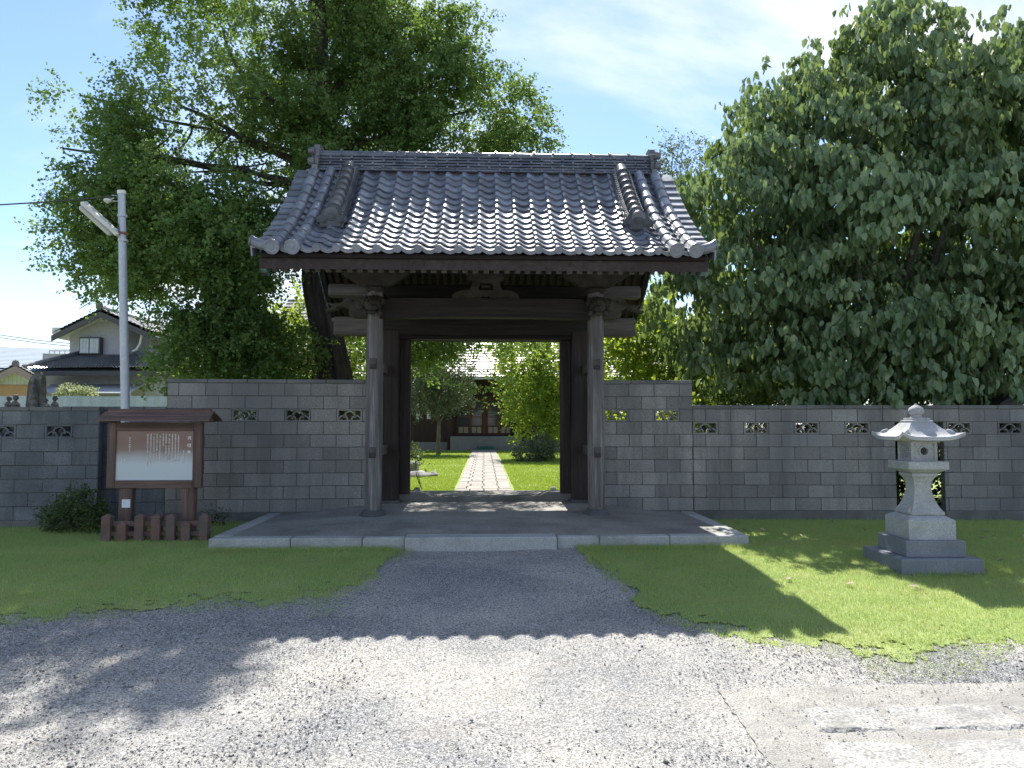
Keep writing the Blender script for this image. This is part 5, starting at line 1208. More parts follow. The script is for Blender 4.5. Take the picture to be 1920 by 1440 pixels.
bush("distant_tree", "thin dark tree rising behind the right end of the gate roof", "tree", b, [pxblob(1262, 300, 21, 32, 45, 0.6), pxblob(1285, 330, 21, 45, 60, 0.8), pxblob(1250, 350, 21, 38, 60, 0.7), pxblob(1300, 420, 21, 60, 60, 0.9)], 520, 12, 0.5, 0.09, 0.5, M_dull, 10, 0.03, trunk=(P(1270, 430, 21), 0.12))
# row of dark trees closing the garden
for k, (px, Y, w, h, lb) in enumerate(((1110, 46, 90, 150, "tall dark evergreen tree behind the temple hall's right end"), (700, 48, 110, 140, "tall dark evergreen tree behind the temple hall's left end"), (1300, 40, 120, 150, "broad dark evergreen tree far behind the tall right wall"))):
    b = P(px, 830, Y); b.z = 0.05
    bush("evergreen_tree", lb, "tree", b, [pxblob(px, 790 - h * 0.6, Y, w * 0.6, h * 0.4, 2.0), pxblob(px - w * .3, 800 - h * 0.35, Y, w * 0.5, h * 0.35, 2.0), pxblob(px + w * .3, 800 - h * 0.3, Y, w * 0.5, h * 0.3, 2.0)], 900, 12, 1.0, 0.22, 0.6, M_dark, 8, 0.08, trunk=(P(px, 790, Y), 0.2))
# shrub at the corner of the low wall
b = G(140, 985); 
bl = [pxblob(150, 945, 10.5, 30, 22, 0.2), pxblob(125, 962, 10.4, 30, 16, 0.2), pxblob(165, 965, 10.45, 26, 14, 0.2), pxblob(100, 968, 10.4, 16, 7, 0.12), pxblob(178, 975, 10.3, 14, 8, 0.12)]
bush("wall_shrub", "small dark green shrub growing at the wall beside the notice board", "shrub", (b.x, 10.45, 0.0), bl, 300, 12, 0.15, 0.05, 0.5, leafmat("wall_shrub_leaf", (0.03, 0.065, 0.02), (0.12, 0.15, 0.05), (0.2, 0.25, 0.06), 0.3, 0.5, 0.35, 6.0), 14, 0.008)
for i, px in enumerate((395, 418)):
    b = P(px, 975, 10.9); bush("wall_weed", ("small weed sprouting at the wall foot just past the picket fence's end", "small weed sprouting at the wall foot nearest the platform kerb")[i], "weed", (b.x, 10.9, 0.0), [pxblob(px, 968, 10.9, 9, 9, 0.06)], 18, 7, 0.1, 0.04, 0.5, M_dark, 4, 0.004, group="weeds at the foot of the left wall")

# ================================================================== garden behind the gate
reseed(61)
xs = np.concatenate([[-40, -20, -10], np.arange(-6, 6.1, 0.25), [10, 20, 40]]); ys = np.concatenate([[13.0], np.arange(13.1, 40, 0.3), [46, 60]])
tag(link("garden_lawn", grid_mesh("garden_lawn", xs, ys, lambda X, Y: zg - 0.02 + (fbm(X, Y, 14) - 0.45) * 0.05 + 0 * X), M_lawn2), kind="structure")
N = 150000; y = 13.3 + 24 * rng.random(N) ** 1.2; x = (rng.random(N) * 2 - 1) * (0.135 * y + 0.3) + 0.0 * y; pth = np.abs(x - 0.0) < 0.66
ok = (~pth) | (rng.random(N) < 0.02); x, y = x[ok], y[ok]
tag(blades("garden_grass", x, y, np.full(len(x), zg - 0.02), 0.03 + 0.035 * rng.random(len(x)), 0.010 + 0.008 * rng.random(len(x)), M_grass2), "bright sunlit grass on both sides of the garden path", "grass", kind="stuff")
path = empty("garden_path", (0, 25, zg)); tag(path, kind="structure")
M_pav = surf("path_paver", (0.22, 0.205, 0.19), (0.32, 0.30, 0.275), 4, 60, 0.9, 0.4, 0.008, rnd=0.12, stain=(0.28, 0.24, 0.2), stain_scale=1.3)
y = 13.15; r = 0
pcx = P(908, 843, 38).x * 0.5
while y < 38.5:
    ln_ = 0.62 + 0.1 * random.random(); ws = [0.30, 0.30, 0.30, 0.30] if r % 2 else [0.22, 0.34, 0.36, 0.28]; x = -0.61
    for w in ws:
        MB().box(x + 0.008, x + w - 0.008, y + 0.008, y + ln_ - 0.008, zg - 0.06, zg + 0.022 + random.uniform(-.005, .005), 0.008).build("paver", M_pav, path); x += w + 0.004
    y += ln_; r += 1
M_rock = surf("garden_rock", (0.16, 0.15, 0.14), (0.40, 0.38, 0.35), 4, 30, 0.9, 0.6, 0.03)
def rock(name, label, c, r, seed, mat=M_rock):
    mb = MB().ball((0, 0, 0), r, 14, 9); rr = random.Random(seed); ph = [rr.uniform(0, 6) for _ in range(6)]
    vs = []
    for v in mb.v:
        f = 1 + 0.22 * math.sin(v[0] / r[0] * 3 + ph[0]) * math.cos(v[1] / r[1] * 2.5 + ph[1]) + 0.14 * math.sin(v[2] / r[2] * 5 + ph[2]) + 0.10 * math.sin(v[0] / r[0] * 9 + ph[3]) * math.sin(v[2] / r[2] * 7 + ph[4]); vs.append((c[0] + v[0] * f, c[1] + v[1] * f, c[2] + v[2] * f))
    mb.v = vs; o = mb.build(name, mat); tag(o, label, "rock"); return o
p = G(775, 893, zg); rock("garden_rock", "flat pale garden rock lying on the inner lawn", (p.x + 0.15, p.y, zg + 0.03), (0.30, 0.26, 0.13), 3); rock("garden_rock", "small rounded garden rock touching the flat pale one", (p.x + 0.52, p.y + 0.1, zg + 0.03), (0.16, 0.15, 0.10), 8)
p = G(768, 884, zg); rock("garden_rock", "darker lumpy garden rock behind the flat pale one", (p.x, p.y + 0.3, zg + 0.1), (0.3, 0.25, 0.2), 5)

# ================================================================== temple hall
YH = 39.5
M_hroof = surf("sunlit_hall_roof", (0.12, 0.125, 0.13), (0.18, 0.185, 0.19), 2, 20, 0.5, 0.3, 0.02, spec=0.7)
M_hdark = wood("hall_dark_wood", (0.018, 0.012, 0.01), (0.04, 0.026, 0.02), (0.07, 0.048, 0.04), 'z'); M_hred = wood("hall_red_wood", (0.04, 0.018, 0.012), (0.09, 0.04, 0.026), (0.14, 0.07, 0.045), 'z')
M_hgls = plain("hall_window_glass", (0.03, 0.032, 0.035), 0.08); M_hstn = plain("hall_plinth_stone", (0.17, 0.17, 0.165), 0.9); M_pw = plain("pale_panel", (0.24, 0.2, 0.15), 0.7); M_green = plain("green_mat", (0.02, 0.10, 0.07), 0.9)
M_plas = plain("white_plaster", (0.5, 0.5, 0.48), 0.8)
hall = empty("temple_hall", (0, YH + 4, zg)); tag(hall, "dark wooden temple hall with pale sunlit roof at the end of the path", "building")
h = lambda x, y, Y=YH: P(x, y, Y)
W0, W1 = h(560, 800).x, h(1180, 800).x
MB().box(W0, W1, YH + 0.4, YH + 10, zg + 0.3, 4.6).build("wall", M_hdark, hall)
MB().box(W0 - 0.2, W1 + 0.2, YH + 0.0, YH + 10.2, zg - 0.1, zg + 0.40, 0.02).build("plinth", M_hstn, hall)
a, b_ = h(845, 825).x, h(978, 825).x; MB().box(a, b_, YH - 0.6, YH, zg - 0.1, h(908, 818, YH - 0.6).z, 0.02).build("stone_step", M_hstn, hall)
a, b_ = h(895, 825).x, h(925, 825).x; MB().box(a, b_, YH - 1.0, YH - 0.61, zg - 0.1, zg + 0.2, 0.02).build("green_step", M_green, hall)
# roof: big hipped-gable mass with curved front slope, built as rows of tile courses
ez = h(908, 708, YH - 1.6).z; mb = MB(); nrow = 26; ye, yr_, zr_ = YH - 1.6, YH + 5.5, ez + 5.2
for i in range(nrow):
    u0, u1 = i / nrow, (i + 1) / nrow; f = lambda u: ez + (zr_ - ez) * (0.72 * u + 0.28 * u * u)
    y0, y1 = ye + (yr_ - ye) * u0, ye + (yr_ - ye) * u1
    mb.prism([(y0, f(u0)), (y1, f(u1) + 0.0), (y1, f(u1) + 0.03), (y0, f(u0) + 0.075)], W0 - 2.2, W1 + 2.2, axis='x')
hr = mb.build("roof", M_hroof, hall)
MB().prism([(yr_, zr_), (yr_ + 7.1, ez), (yr_ + 7.1, ez + 0.1), (yr_, zr_ + 0.1)], W0 - 2.2, W1 + 2.2, axis='x').build("roof", M_hroof, hall)
MB().box(W0 - 2.2, W1 + 2.2, ye - 0.05, ye + 0.15, ez - 0.09, ez + 0.0, 0.01).build("eave_board", M_plas, hall)
MB().prism([(ye + 0.1, ez - 0.1), (YH + 0.5, ez + 0.5), (YH + 0.5, ez + 0.6), (ye + 0.1, ez - 0.02)], W0 - 2.2, W1 + 2.2, axis='x').build("soffit", M_hdark, hall)
for px in (843, 974): x = h(px, 780).x; MB().box(x - 0.11, x + 0.11, YH - 0.35, YH - 0.13, zg, ez + 0.35, 0.01).build("pillar", M_hdark, hall)
# sliding lattice doors
dx = [h(v, 790).x for v in (856, 881, 906, 912, 937, 960)]; dz0, dz1 = h(908, 815).z, h(908, 748).z
for i, (x0, x1) in enumerate(((dx[0], dx[1]), (dx[1], dx[2]), (dx[3], dx[4]), (dx[4], dx[5]))):
    d = empty("door", ((x0 + x1) / 2, YH + 0.34, dz0), 0, None); d.parent = hall; d.matrix_parent_inverse = wm(hall).inverted()
    MB().box(x0 + 0.08, x1 - 0.08, YH + 0.33, YH + 0.35, dz0 + 0.45, dz1 - 0.08).build("pane", M_hgls, d)
    mb = MB().box(x0, x0 + 0.08, YH + 0.3, YH + 0.38, dz0, dz1); mb.box(x1 - 0.08, x1, YH + 0.3, YH + 0.38, dz0, dz1); mb.box(x0 + 0.08, x1 - 0.08, YH + 0.3, YH + 0.38, dz1 - 0.08, dz1); mb.box(x0 + 0.08, x1 - 0.08, YH + 0.3, YH + 0.38, dz0, dz0 + 0.07)
    for f in (0.45, 0.95, 1.35): mb.box(x0 + 0.08, x1 - 0.08, YH + 0.31, YH + 0.37, dz0 + f, dz0 + f + 0.04)
    mb.build("frame", M_hred, d)
    for s2 in (0, 1):
        xa_ = x0 + 0.1 + s2 * (x1 - x0 - 0.16) / 2; MB().box(xa_, xa_ + (x1 - x0 - 0.24) / 2, YH + 0.325, YH + 0.36, dz0 + 0.09, dz0 + 0.42).build("panel", M_pw, d)
x = h(909, 790).x; MB().box(x - 0.1, x + 0.1, YH + 0.25, YH + 0.38, dz0, dz1 + 0.1, 0.01).build("door_post", M_hred, hall)
MB().box(dx[0] - 0.1, dx[-1] + 0.1, YH + 0.2, YH + 0.4, dz1, dz1 + 0.2, 0.01).build("door_lintel", M_hdark, hall)
for px, w in ((783, 8), (803, 7)):
    p = h(px, 776); MB().box(p.x - w * 0.015, p.x + w * 0.015, YH + 0.36, YH + 0.395, p.z - 0.28, p.z + 0.28, 0.01).build("window_panel", M_plas, hall)

# ================================================================== neighbouring houses
M_stuc = plain("grey_stucco", (0.36, 0.36, 0.40), 0.9); M_stuc2 = plain("tan_siding", (0.36, 0.22, 0.13), 0.8); M_wside = plain("white_siding", (0.55, 0.56, 0.54), 0.7); M_trim = plain("dark_trim", (0.045, 0.045, 0.05), 0.5); M_eav = plain("white_eave", (0.6, 0.6, 0.6), 0.7)
M_cano = plain("pale_canopy_sheet", (0.36, 0.39, 0.43), 0.5); M_alu = plain("aluminium", (0.4, 0.41, 0.42), 0.4, 0.4); M_curt = plain("window_pane", (0.42, 0.47, 0.50), 0.2); M_pipe = plain("white_drainpipe", (0.65, 0.65, 0.62), 0.4)
M_htile = tile_mat("house_roof_tile", (0.06, 0.062, 0.075), (0.10, 0.105, 0.12), 0.33)
def tiled_slope(p00, p10, p01, p11, nu, nv, name, parent, mat=None, amp=0.05):
    """wavy tiled sheet between eave edge p00-p10 and top edge p01-p11, nu waves across and nv courses up"""
    p00, p10, p01, p11 = map(Vector, (p00, p10, p01, p11)); nrm = (p10 - p00).cross(p01 - p00).normalized(); nrm = nrm if nrm.z > 0 else -nrm
    vs = []; fs = []; mu = nu * 4
    for j in range(nv):
        for e in (0, 1):
            v = (j + e) / nv
            for i in range(mu + 1):
                u = i / mu; a = p00.lerp(p10, u); b = p01.lerp(p11, u)
                vs.append(a.lerp(b, v) + nrm * (amp * (0.5 + 0.5 * math.sin(2 * math.pi * i / 4)) + (amp * 0.9 if e == 0 else 0.0)))
    for j in range(nv):
        for i in range(mu): a = (2 * j) * (mu + 1) + i; fs.append((a, a + 1, a + mu + 2, a + mu + 1))
        if j:
            for i in range(mu): a = (2 * j - 1) * (mu + 1) + i; fs.append((a, a + 1, a + mu + 2, a + mu + 1))
    b = len(vs); vs += [p00 - nrm * 0.12, p10 - nrm * 0.12, p11 - nrm * 0.12, p01 - nrm * 0.12]; fs.append((b, b + 1, b + 2, b + 3))
    o = MB().add(vs, fs).build(name, mat or M_htile, parent); return o
YV = 40.0; k = lambda x, y, Y=YV: P(x, y, Y)
hs = empty("grey_house", (k(190, 700).x, YV + 4, 0)); tag(hs, "two-storey grey stucco house with dark tiled roofs beyond the metal fence", "house")
xl, xr, xe = k(131, 640).x, k(241, 640).x, k(262, 640).x
zb, ze = k(190, 668).z, k(190, 618).z; apex = k(187, 590)
MB().prism([(xl, zb - 1), (xr, zb - 1), (xr, ze + 0.05), (apex.x, apex.z), (xl, ze + 0.05)], YV, YV + 8).build("upper_wall", M_stuc, hs)
MB().box(xr, xe, YV + 1.2, YV + 8, zb - 1, ze - 0.1).build("upper_wall", M_stuc, hs)
el, er, ap = k(97, 625, YV - 1.0), k(285, 622, YV - 1.0), k(188, 580, YV - 1.0)
for e, nm in ((el, 'roof'), (er, 'roof')):
    tiled_slope((e.x, YV - 1.0, e.z), (e.x, YV + 9, e.z), (ap.x, YV - 1.0, ap.z), (ap.x, YV + 9, ap.z), 34, 12, "upper_roof", hs)
    MB().prism([(e.x, e.z - 0.12), (ap.x, ap.z - 0.12), (ap.x, ap.z - 0.42), (e.x, e.z - 0.42)], YV - 1.05, YV - 0.95).build("barge_board", M_trim, hs)
    MB().prism([(e.x, e.z - 0.16), (ap.x, ap.z - 0.16), (ap.x, ap.z - 0.22), (e.x, e.z - 0.22)], YV - 0.94, YV + 9).build("soffit", M_eav, hs)
MB().tube([(ap.x, YV - 1.1, ap.z + 0.08), (ap.x, YV + 9, ap.z + 0.08)], 0.16, 10).build("ridge_tiles", M_htile, hs)
MB().ball((ap.x, YV - 1.1, ap.z + 0.18), (0.2, 0.12, 0.28), 10, 8).build("ridge_ornament", M_htile, hs)
MB().box(k(116, 626).x, k(131, 626).x, YV - 0.9, YV + 7.9, k(116, 630).z, k(116, 618).z).build("eave_box", M_eav, hs)
wx0, wx1, wz0, wz1 = k(155, 650).x, k(194, 650).x, k(170, 663).z, k(170, 636).z
wn_ = MB().box(wx0, wx1, YV - 0.35, YV, wz0 - 0.08, wz1 + 0.08, 0.02).build("bay_window", M_trim, hs)
for i in range(2):
    a0 = wx0 + 0.06 + i * (wx1 - wx0 - 0.08) / 2; a1 = a0 + (wx1 - wx0 - 0.2) / 2
    MB().box(a0, a1, YV - 0.37, YV - 0.352, wz0, wz1).build("pane", M_curt, wn_)
    mb = MB()
    for j in range(1, 3): mb.box(a0 + (a1 - a0) * j / 3 - 0.012, a0 + (a1 - a0) * j / 3 + 0.012, YV - 0.385, YV - 0.371, wz0, wz1)
    for j in range(1, 3): mb.box(a0, a1, YV - 0.385, YV - 0.371, wz0 + (wz1 - wz0) * j / 3 - 0.01, wz0 + (wz1 - wz0) * j / 3 + 0.01)
    mb.build("glazing_bars", M_alu, wn_)
for px in (192, 202): c = k(px, 600.5); MB().tube([(c.x, YV - 0.12, c.z), (c.x, YV, c.z)], 0.09, 12).build("vent_cap", M_eav, hs)
# lower roof and wall
le, re_, lt, rt = k(44, 692, YV - 3.0), k(304, 690, YV - 3.0), k(147, 667, YV), k(253, 665, YV)
tiled_slope(le, re_, lt, rt, 44, 9, "lower_roof", hs)
MB().tube([le + Vector((0, 0, .1)), lt + Vector((0, 0, .12))], 0.14, 8).build("hip_tiles", M_htile, hs); MB().tube([re_ + Vector((0, 0, .1)), rt + Vector((0, 0, .12))], 0.14, 8).build("hip_tiles", M_htile, hs)
tiled_slope((re_.x, YV - 3.0, re_.z), (re_.x, YV + 7, re_.z), rt, (rt.x, YV + 7, rt.z), 34, 9, "lower_roof", hs)
MB().box(le.x, re_.x, YV - 3.02, YV - 2.85, le.z - 0.32, le.z - 0.10).build("gutter", M_trim, hs)
MB().box(k(77, 720, YV - 1.6).x, k(299, 720, YV - 1.6).x, YV - 1.6, YV + 7, 0, k(190, 695, YV - 1.6).z).build("lower_wall", M_stuc, hs)
c0_, c1_ = k(77, 736, YV - 4.2), k(243, 736, YV - 4.2); c2_, c3_ = k(95, 720, YV - 1.7), k(268, 720, YV - 1.7)
MB().add([c0_, c1_, c3_, c2_] + [v - Vector((0, 0, 0.06)) for v in (c0_, c1_, c3_, c2_)], [(0, 1, 2, 3), (7, 6, 5, 4), (0, 4, 5, 1), (1, 5, 6, 2), (2, 6, 7, 3), (3, 7, 4, 0)]).build("canopy", M_cano, hs)
for c in (c0_, c1_): MB().box(c.x - 0.05, c.x + 0.05, c.y, c.y + 0.1, 0, c.z - 0.05).build("canopy_post", M_alu, hs)
bx0, bx1 = k(80, 665, YV + 1).x, k(131, 665, YV + 1).x
MB().box(bx0, bx1, YV + 1, YV + 3.5, k(100, 690, YV + 1).z, k(100, 663, YV + 1).z).build("balcony", M_stuc, hs)
mb = MB(); zt3 = k(100, 657, YV + 1).z; zb3 = k(100, 663, YV + 1).z
mb.tube([(bx0 + 0.3, YV + 1.1, zt3), (bx1, YV + 1.1, zt3)], 0.03, 6)
for i in range(5): xx = bx0 + 0.3 + i * (bx1 - bx0 - 0.35) / 4; mb.tube([(xx, YV + 1.1, zb3), (xx, YV + 1.1, zt3)], 0.025, 6)
mb.build("balcony_rail", M_alu, hs)
pts = [k(266, 612, YV - 0.3), k(265.5, 630, YV - 0.3), k(262, 645, YV - 0.3), k(256, 655, YV - 0.3), k(248, 659, YV - 0.3)]
MB().tube(pts, 0.06, 8).build("drainpipe", M_pipe, hs)
an = k(246, 588, YV + 3); mb = MB().tube([an, an + Vector((0.1, 0, 1.1))], 0.03, 6)
for i in range(5): mb.tube([an + Vector((-0.35, -0.4 + 0.2 * i, 0.75 + 0.05 * i)), an + Vector((0.5, -0.4 + 0.2 * i, 0.75 + 0.05 * i))], 0.015, 5)
mb.build("aerial", M_alu, hs)

YW = 31.0; pc = P(29, 688, YW); va = math.atan2(pc.x, pc.y)              # turned to face the camera's way
sh = empty("small_house", (pc.x, pc.y, 0), -va); tag(sh, "small tan and white sided house with pinkish gable left of the statues", "house")
ps = pc.length / FPX * math.cos(va) ; U = lambda px: (px - 29) * ps; Zp = lambda py: CAMZ + (793 - py) * YW / FPX
za, er_, ez_ = Zp(688), U(70), Zp(713); wr = U(57); wl_ = -wr - 0.6; zm = Zp(722); el_ = -er_ - 0.6; ezl = za - (za - ez_) * (-el_) / er_
sb = lambda name, mb, mat: mb.build(name, mat, sh, local=True)
sb("gable_wall", MB().prism([(wl_, zm), (wr, zm), (wr, za - (za - ez_) * wr / er_ - 0.1), (0, za - 0.1), (wl_, za + (za - ez_) * wl_ / er_ - 0.1)], 0.6, 6), M_wside)
mb = MB()
for i in range(14): xx = wl_ + (wr - wl_) * i / 13; mb.box(xx - 0.01, xx + 0.01, 0.585, 0.599, zm, za - 0.2 - abs(xx) * (za - ez_) / er_)
sb("siding_ribs", mb, M_alu); sb("wall", MB().box(wl_ - 0.02, wr + 0.02, 0.55, 6, 0, zm - 0.002), M_stuc2)
M_pink = plain("mauve_fascia", (0.25, 0.19, 0.19), 0.7)
for ex, ezz in ((el_, ezl), (er_, ez_)):
    sb("barge_board", MB().prism([(ex, ezz), (0, za), (0, za - 0.3), (ex, ezz - 0.3)], 0, 0.1), M_pink)
    o = tiled_slope((ex, 0, ezz), (ex, 7, ezz), (0, 0, za), (0, 7, za), 22, 9, "roof", sh, amp=0.06); o.matrix_parent_inverse = Matrix.Identity(4)
sb("ridge_tiles", MB().tube([(0, 0, za + 0.1), (0, 7, za + 0.1)], 0.14, 8), M_htile)
# long low roof farther off
YX = 62.0; a = P(-160, 690, YX); b_ = P(131, 690, YX); c = P(-160, 645, YX + 9); d = P(131, 654, YX + 9)
sd_ = empty("long_shed", (a.x, YX + 4, 0)); tag(sd_, "long shed with pale grey ribbed roof far behind the houses", "building")
tiled_slope(a, b_, c, d, 1, 16, "roof", sd_, plain("pale_ribbed_roof", (0.28, 0.33, 0.37), 0.6), 0.03)
MB().box(a.x, b_.x, YX + 0.3, YX + 16, 0, a.z - 0.2).build("wall", M_stuc, sd_)
# houses glimpsed at far right and behind the shrubs
YQ = 34.0
rh = empty("far_house", (P(1960, 700, YQ).x, YQ + 3, 0)); tag(rh, "white walled house with brown eave glimpsed past the broad-leaved tree", "house")
a, b_ = P(1896, 662, YQ), P(2150, 620, YQ)
MB().box(P(1905, 700, YQ).x, b_.x, YQ + 0.5, YQ + 6, 0, P(1905, 660, YQ).z).build("wall", M_wside, rh)
MB().add([a, b_, b_ + Vector((0, 7, 1.5)), a + Vector((0, 7, 1.5)), a - Vector((0, 0, .25)), b_ - Vector((0, 0, .25)), b_ + Vector((0, 7, 1.2)), a + Vector((0, 7, 1.2))], [(0, 1, 2, 3), (7, 6, 5, 4), (0, 4, 5, 1), (1, 5, 6, 2), (2, 6, 7, 3), (3, 7, 4, 0)]).build("roof", M_pink, rh)
YD = 11.7
dk = empty("dark_outbuilding", (P(2000, 760, YD).x, YD + 1, 0)); tag(dk, "dark roofed outbuilding at the right end of the low wall", "building")
a, b_ = P(1876, 756, YD), P(2060, 628, YD); t_ = Vector((0, 0, -0.28))
c_, d_ = a + Vector((0.05, 1.7, 0.0)), b_ + Vector((0, 1.7, 0))
MB().add([a, b_, d_, c_, a + t_, b_ + t_, d_ + t_, c_ + t_], [(0, 1, 2, 3), (7, 6, 5, 4), (0, 4, 5, 1), (1, 5, 6, 2), (2, 6, 7, 3), (3, 7, 4, 0)]).build("roof", M_trim, dk)
MB().box(P(1930, 800, YD).x, b_.x, YD + 0.3, YD + 1.5, 0, P(1930, 770, YD).z).build("wall", M_hdark, dk)
# small white apartment seen through the ginkgo
YA = 45.0; pb = empty("pale_house", (P(450, 700, YA).x, YA, 0)); tag(pb, "pale house with light roof half hidden by the ginkgo's hanging foliage", "house")
MB().box(P(395, 700, YA).x, P(520, 700, YA).x, YA, YA + 7, 0, P(450, 680, YA).z).build("wall", M_wside, pb)
a, b_ = P(385, 682, YA - 1), P(530, 690, YA - 1); ap3 = P(440, 664, YA - 1)
MB().prism([(a.x, a.z), (b_.x, b_.z), (ap3.x, ap3.z)], YA - 1, YA + 8).build("roof", M_cano, pb)

# ================================================================== metal fence, statues, plant behind the low wall
YN = 21.0; fx0, fx1 = P(-90, 750, YN).x, P(315, 750, YN).x; fz = P(150, 743, YN).z
mf = empty("metal_fence", ((fx0 + fx1) / 2, YN, 0)); tag(mf, "pale blue grey corrugated metal sheet fence behind the low wall", "fence")
M_sheet = surf("painted_metal_sheet", (0.27, 0.32, 0.40), (0.35, 0.40, 0.49), 3, 30, 0.5, 0.08, 0.003, rnd=0.05)
x = fx0; w = 0.62
pm = MB(); vs = []; fs = []; nn_ = 8
for i in range(nn_ + 1):
    yy = 0.0 if (i % 4) in (0, 1) else -0.02; vs += [(w * i / nn_, yy, 0), (w * i / nn_, yy, 1)]
for i in range(nn_): fs.append((2 * i, 2 * i + 2, 2 * i + 3, 2 * i + 1))
pme = pm.add(vs, fs).mesh("sheet_panel"); pme.materials.append(M_sheet)
while x < fx1:
    o = link("sheet_panel", pme, None, mf, (x, YN - (0.012 if int(x * 10) % 2 else 0), 0)); o.scale = (1, 1, fz + random.uniform(-.012, .012)); x += w - 0.02
MB().box(fx0, fx1, YN + 0.005, YN + 0.05, fz - 0.25, fz - 0.2).build("rail", M_alu, mf)
for i in range(4): xx = fx0 + (fx1 - fx0) * i / 3; MB().box(xx - 0.03, xx + 0.03, YN + 0.05, YN + 0.11, 0, fz - 0.02).build("post", M_alu, mf)
M_stat = surf("mossy_statue_stone", (0.075, 0.072, 0.062), (0.15, 0.145, 0.125), 8, 50, 0.95, 0.6, 0.01, stain=(0.20, 0.20, 0.18), stain_scale=5)
YJ = 12.1
bn = P(60, 765, YJ).z - 0.02
tag(MB().box(P(-80, 780, YJ).x, P(150, 780, YJ).x, YJ - 0.3, YJ + 0.5, -0.05, bn, 0.02).build("statue_plinth", M_plinth), "long concrete ledge behind the low wall carrying the stone statues", "plinth")
# carved stele
a = P(49, 764, YJ); wv = P(76, 764, YJ).x - a.x; hv = P(60, 697, YJ).z - bn; xs0 = a.x
st = empty("carved_stele", (xs0 + wv / 2, YJ, bn)); tag(st, "tall pointed stone stele carved with a standing robed figure", "statue")
pr = [(-0.5, 0), (0.5, 0), (0.52, 0.5), (0.48, 0.75), (0.40, 0.93), (0.22, 1.0), (0.02, 0.96), (-0.2, 0.86), (-0.36, 0.7), (-0.42, 0.45)]
MB().prism([(xs0 + wv / 2 + u * wv, bn + v * hv) for u, v in pr], YJ - 0.02, YJ + 0.14).build("slab", M_stat, st)
mb = MB(); cx = xs0 + wv * 0.62
mb.lathe([(wv * .30, 0), (wv * .29, hv * .2), (wv * .25, hv * .45), (wv * .22, hv * .6), (wv * .12, hv * .66), (wv * .10, hv * .68)], 14, (cx, YJ - 0.05, bn)); mb.ball((cx, YJ - 0.07, bn + hv * .76), (wv * .15, wv * .15, hv * .085), 12, 10); mb.ball((cx + wv * .12, YJ - 0.12, bn + hv * .56), (wv * .1, wv * .1, hv * .1), 10, 8)
mb.build("robed_figure", M_stat, st)
def jizo(px, ptop, wpx, label, hat=False):
    c = P(px, 764, YJ - 0.12); s = YJ / FPX; w = wpx * s; H = P(px, ptop, YJ - 0.12).z - bn
    j = empty("stone_statue", (c.x, YJ - 0.12, bn)); tag(j, label, "statue", None)
    mb = MB().lathe([(w * .5, 0), (w * .52, H * .12), (w * .46, H * .35), (w * .38, H * .5), (w * .22, H * .58), (w * .16, H * .62)], 14, (c.x, YJ - 0.12, bn)); mb.ball((c.x + w * .15, YJ - 0.12 - w * .35, bn + H * .3), (w * .28, w * .2, H * .1), 10, 8); mb.ball((c.x - w * .2, YJ - 0.12 - w * .33, bn + H * .33), (w * .2, w * .18, H * .1), 10, 8)
    mb.build("robed_body", M_stat, j)
    mb = MB().ball((c.x, YJ - 0.13, bn + H * .79), (H * .17, H * .17, H * .21), 12, 10); mb.ball((c.x, YJ - 0.13 - H * .17, bn + H * .77), (H * .03, H * .04, H * .05), 8, 6)
    for s2 in (-1, 1): mb.ball((c.x + s2 * H * .17, YJ - 0.12, bn + H * .77), (H * .03, H * .05, H * .08), 8, 6)
    if hat: mb.lathe([(H * .16, H * .9), (H * .17, H * .96), (H * .10, H * 1.0)], 12, (c.x, YJ - 0.13, bn))
    mb.build("head", M_stat, j)
jizo(17, 742, 14, "slender stone statue at the far end of the statue row beside the capped one"); jizo(29.5, 740, 15, "broad shouldered stone statue wearing a flat cap", True); jizo(62, 737, 15, "stone statue seated in front of the tall carved stele"); jizo(86, 746, 16, "squat stone statue with pointed head beside the stele"); jizo(103, 742, 13, "upright stone statue with rounded pale head at the row's end")
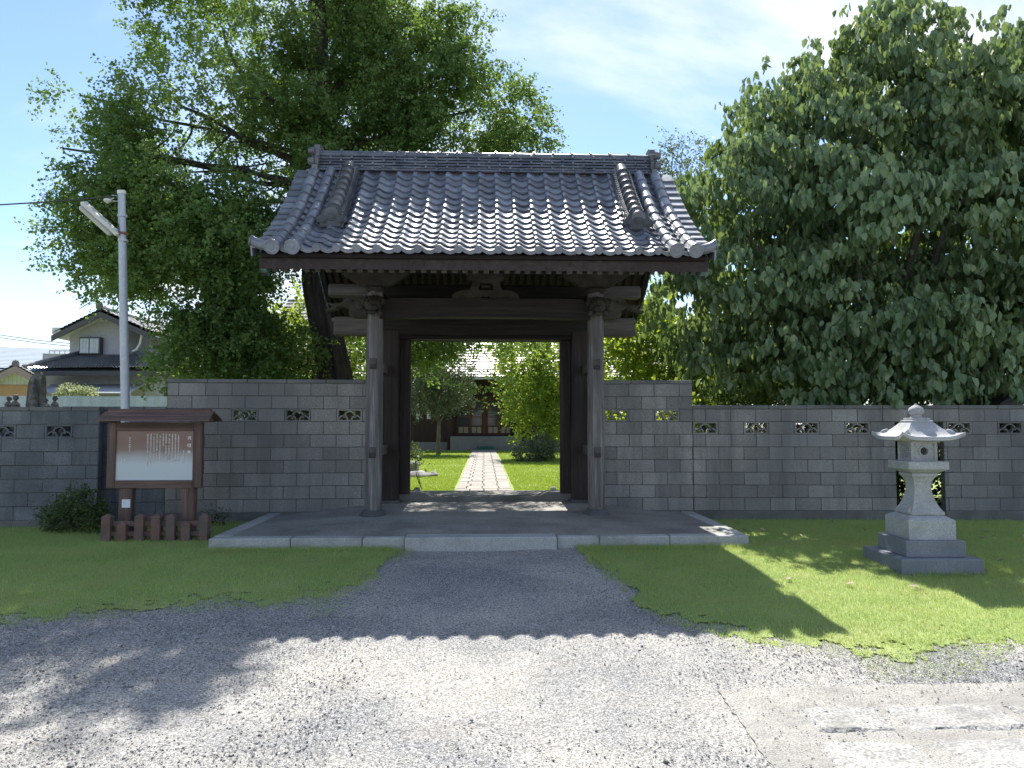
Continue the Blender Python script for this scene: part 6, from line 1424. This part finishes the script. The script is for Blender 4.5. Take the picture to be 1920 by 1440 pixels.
rock("small_stone", "low dark stone on the ledge past the last statue", (P(119, 762, YJ - .1).x, YJ - 0.1, bn + 0.012), (0.06, 0.05, 0.03), 9, M_stat)
b = P(138, 750, 24); b.z = 0
bush("variegated_shrub", "cream and green leaved shrub showing above the metal fence", "shrub", b, [pxblob(140, 740, 24, 24, 12, 0.4), pxblob(125, 744, 24, 14, 9, 0.3), pxblob(158, 742, 24, 16, 9, 0.3)], 240, 9, 0.2, 0.11, 0.4, M_pale, 6, 0.02)
# power lines far left
for dy, lb in ((0, "upper faint power line crossing the sky beside the grey house"), (5, "lower faint power line crossing the sky beside the grey house")):
    cable("power_line", lb, [P(-200, 612 + dy, 50), P(0, 628 + dy, 48), P(70, 638 + dy, 46), P(131, 644 + dy, 44)], 0.022)
# clay cover on the lawn
c = G(92, 986); mb = MB().lathe([(0.25, -0.02), (0.25, 0.035), (0.235, 0.045), (0.2, 0.047), (0.19, 0.04), (0.02, 0.042)], 28, (0, 0, 0))
o = mb.build("clay_cover", plain("terracotta", (0.25, 0.13, 0.09), 0.85), None, (c.x, c.y, 0.01)); tag(o, "round reddish clay cover lying in the grass by the shrub", "cover")
# fallen leaves on the right lawn
M_fall = leafmat("fallen_leaf", (0.24, 0.19, 0.11), (0.5, 0.44, 0.33), (0.45, 0.36, 0.2), 0.2, 0.7, 0.3, 2.0)
lf = leaf_mesh("fallen_leaf", np.array([[-0.04, 0, 0.0]]), np.array([[1, 0, 0.15]]), np.array([[0, 0, 1.0]]), np.array([0.085]), np.array([0.06]), 0.2, True); lf.materials.append(M_fall)
for px, py in ((1846, 1003), (1841, 1015), (1869, 1018), (1921 - 4, 1012), (1430, 1000), (1500, 1010), (1560, 985), (1690, 1001), (1594, 1105), (1478, 1095), (1395, 1000), (1380, 985), (1620, 1000), (1875, 1060), (1850, 1080), (1460, 1055), (1715, 1110)):
    p = G(px, py); o = link("fallen_leaf", lf, None, None, (p.x, p.y, p.z + 0.055), (random.gauss(0, .3), random.gauss(0, .3), random.random() * 6)); tag(o, "small dry curled leaf lying on the grass near the lantern", "leaf", "fallen leaves on the lawn by the lantern")
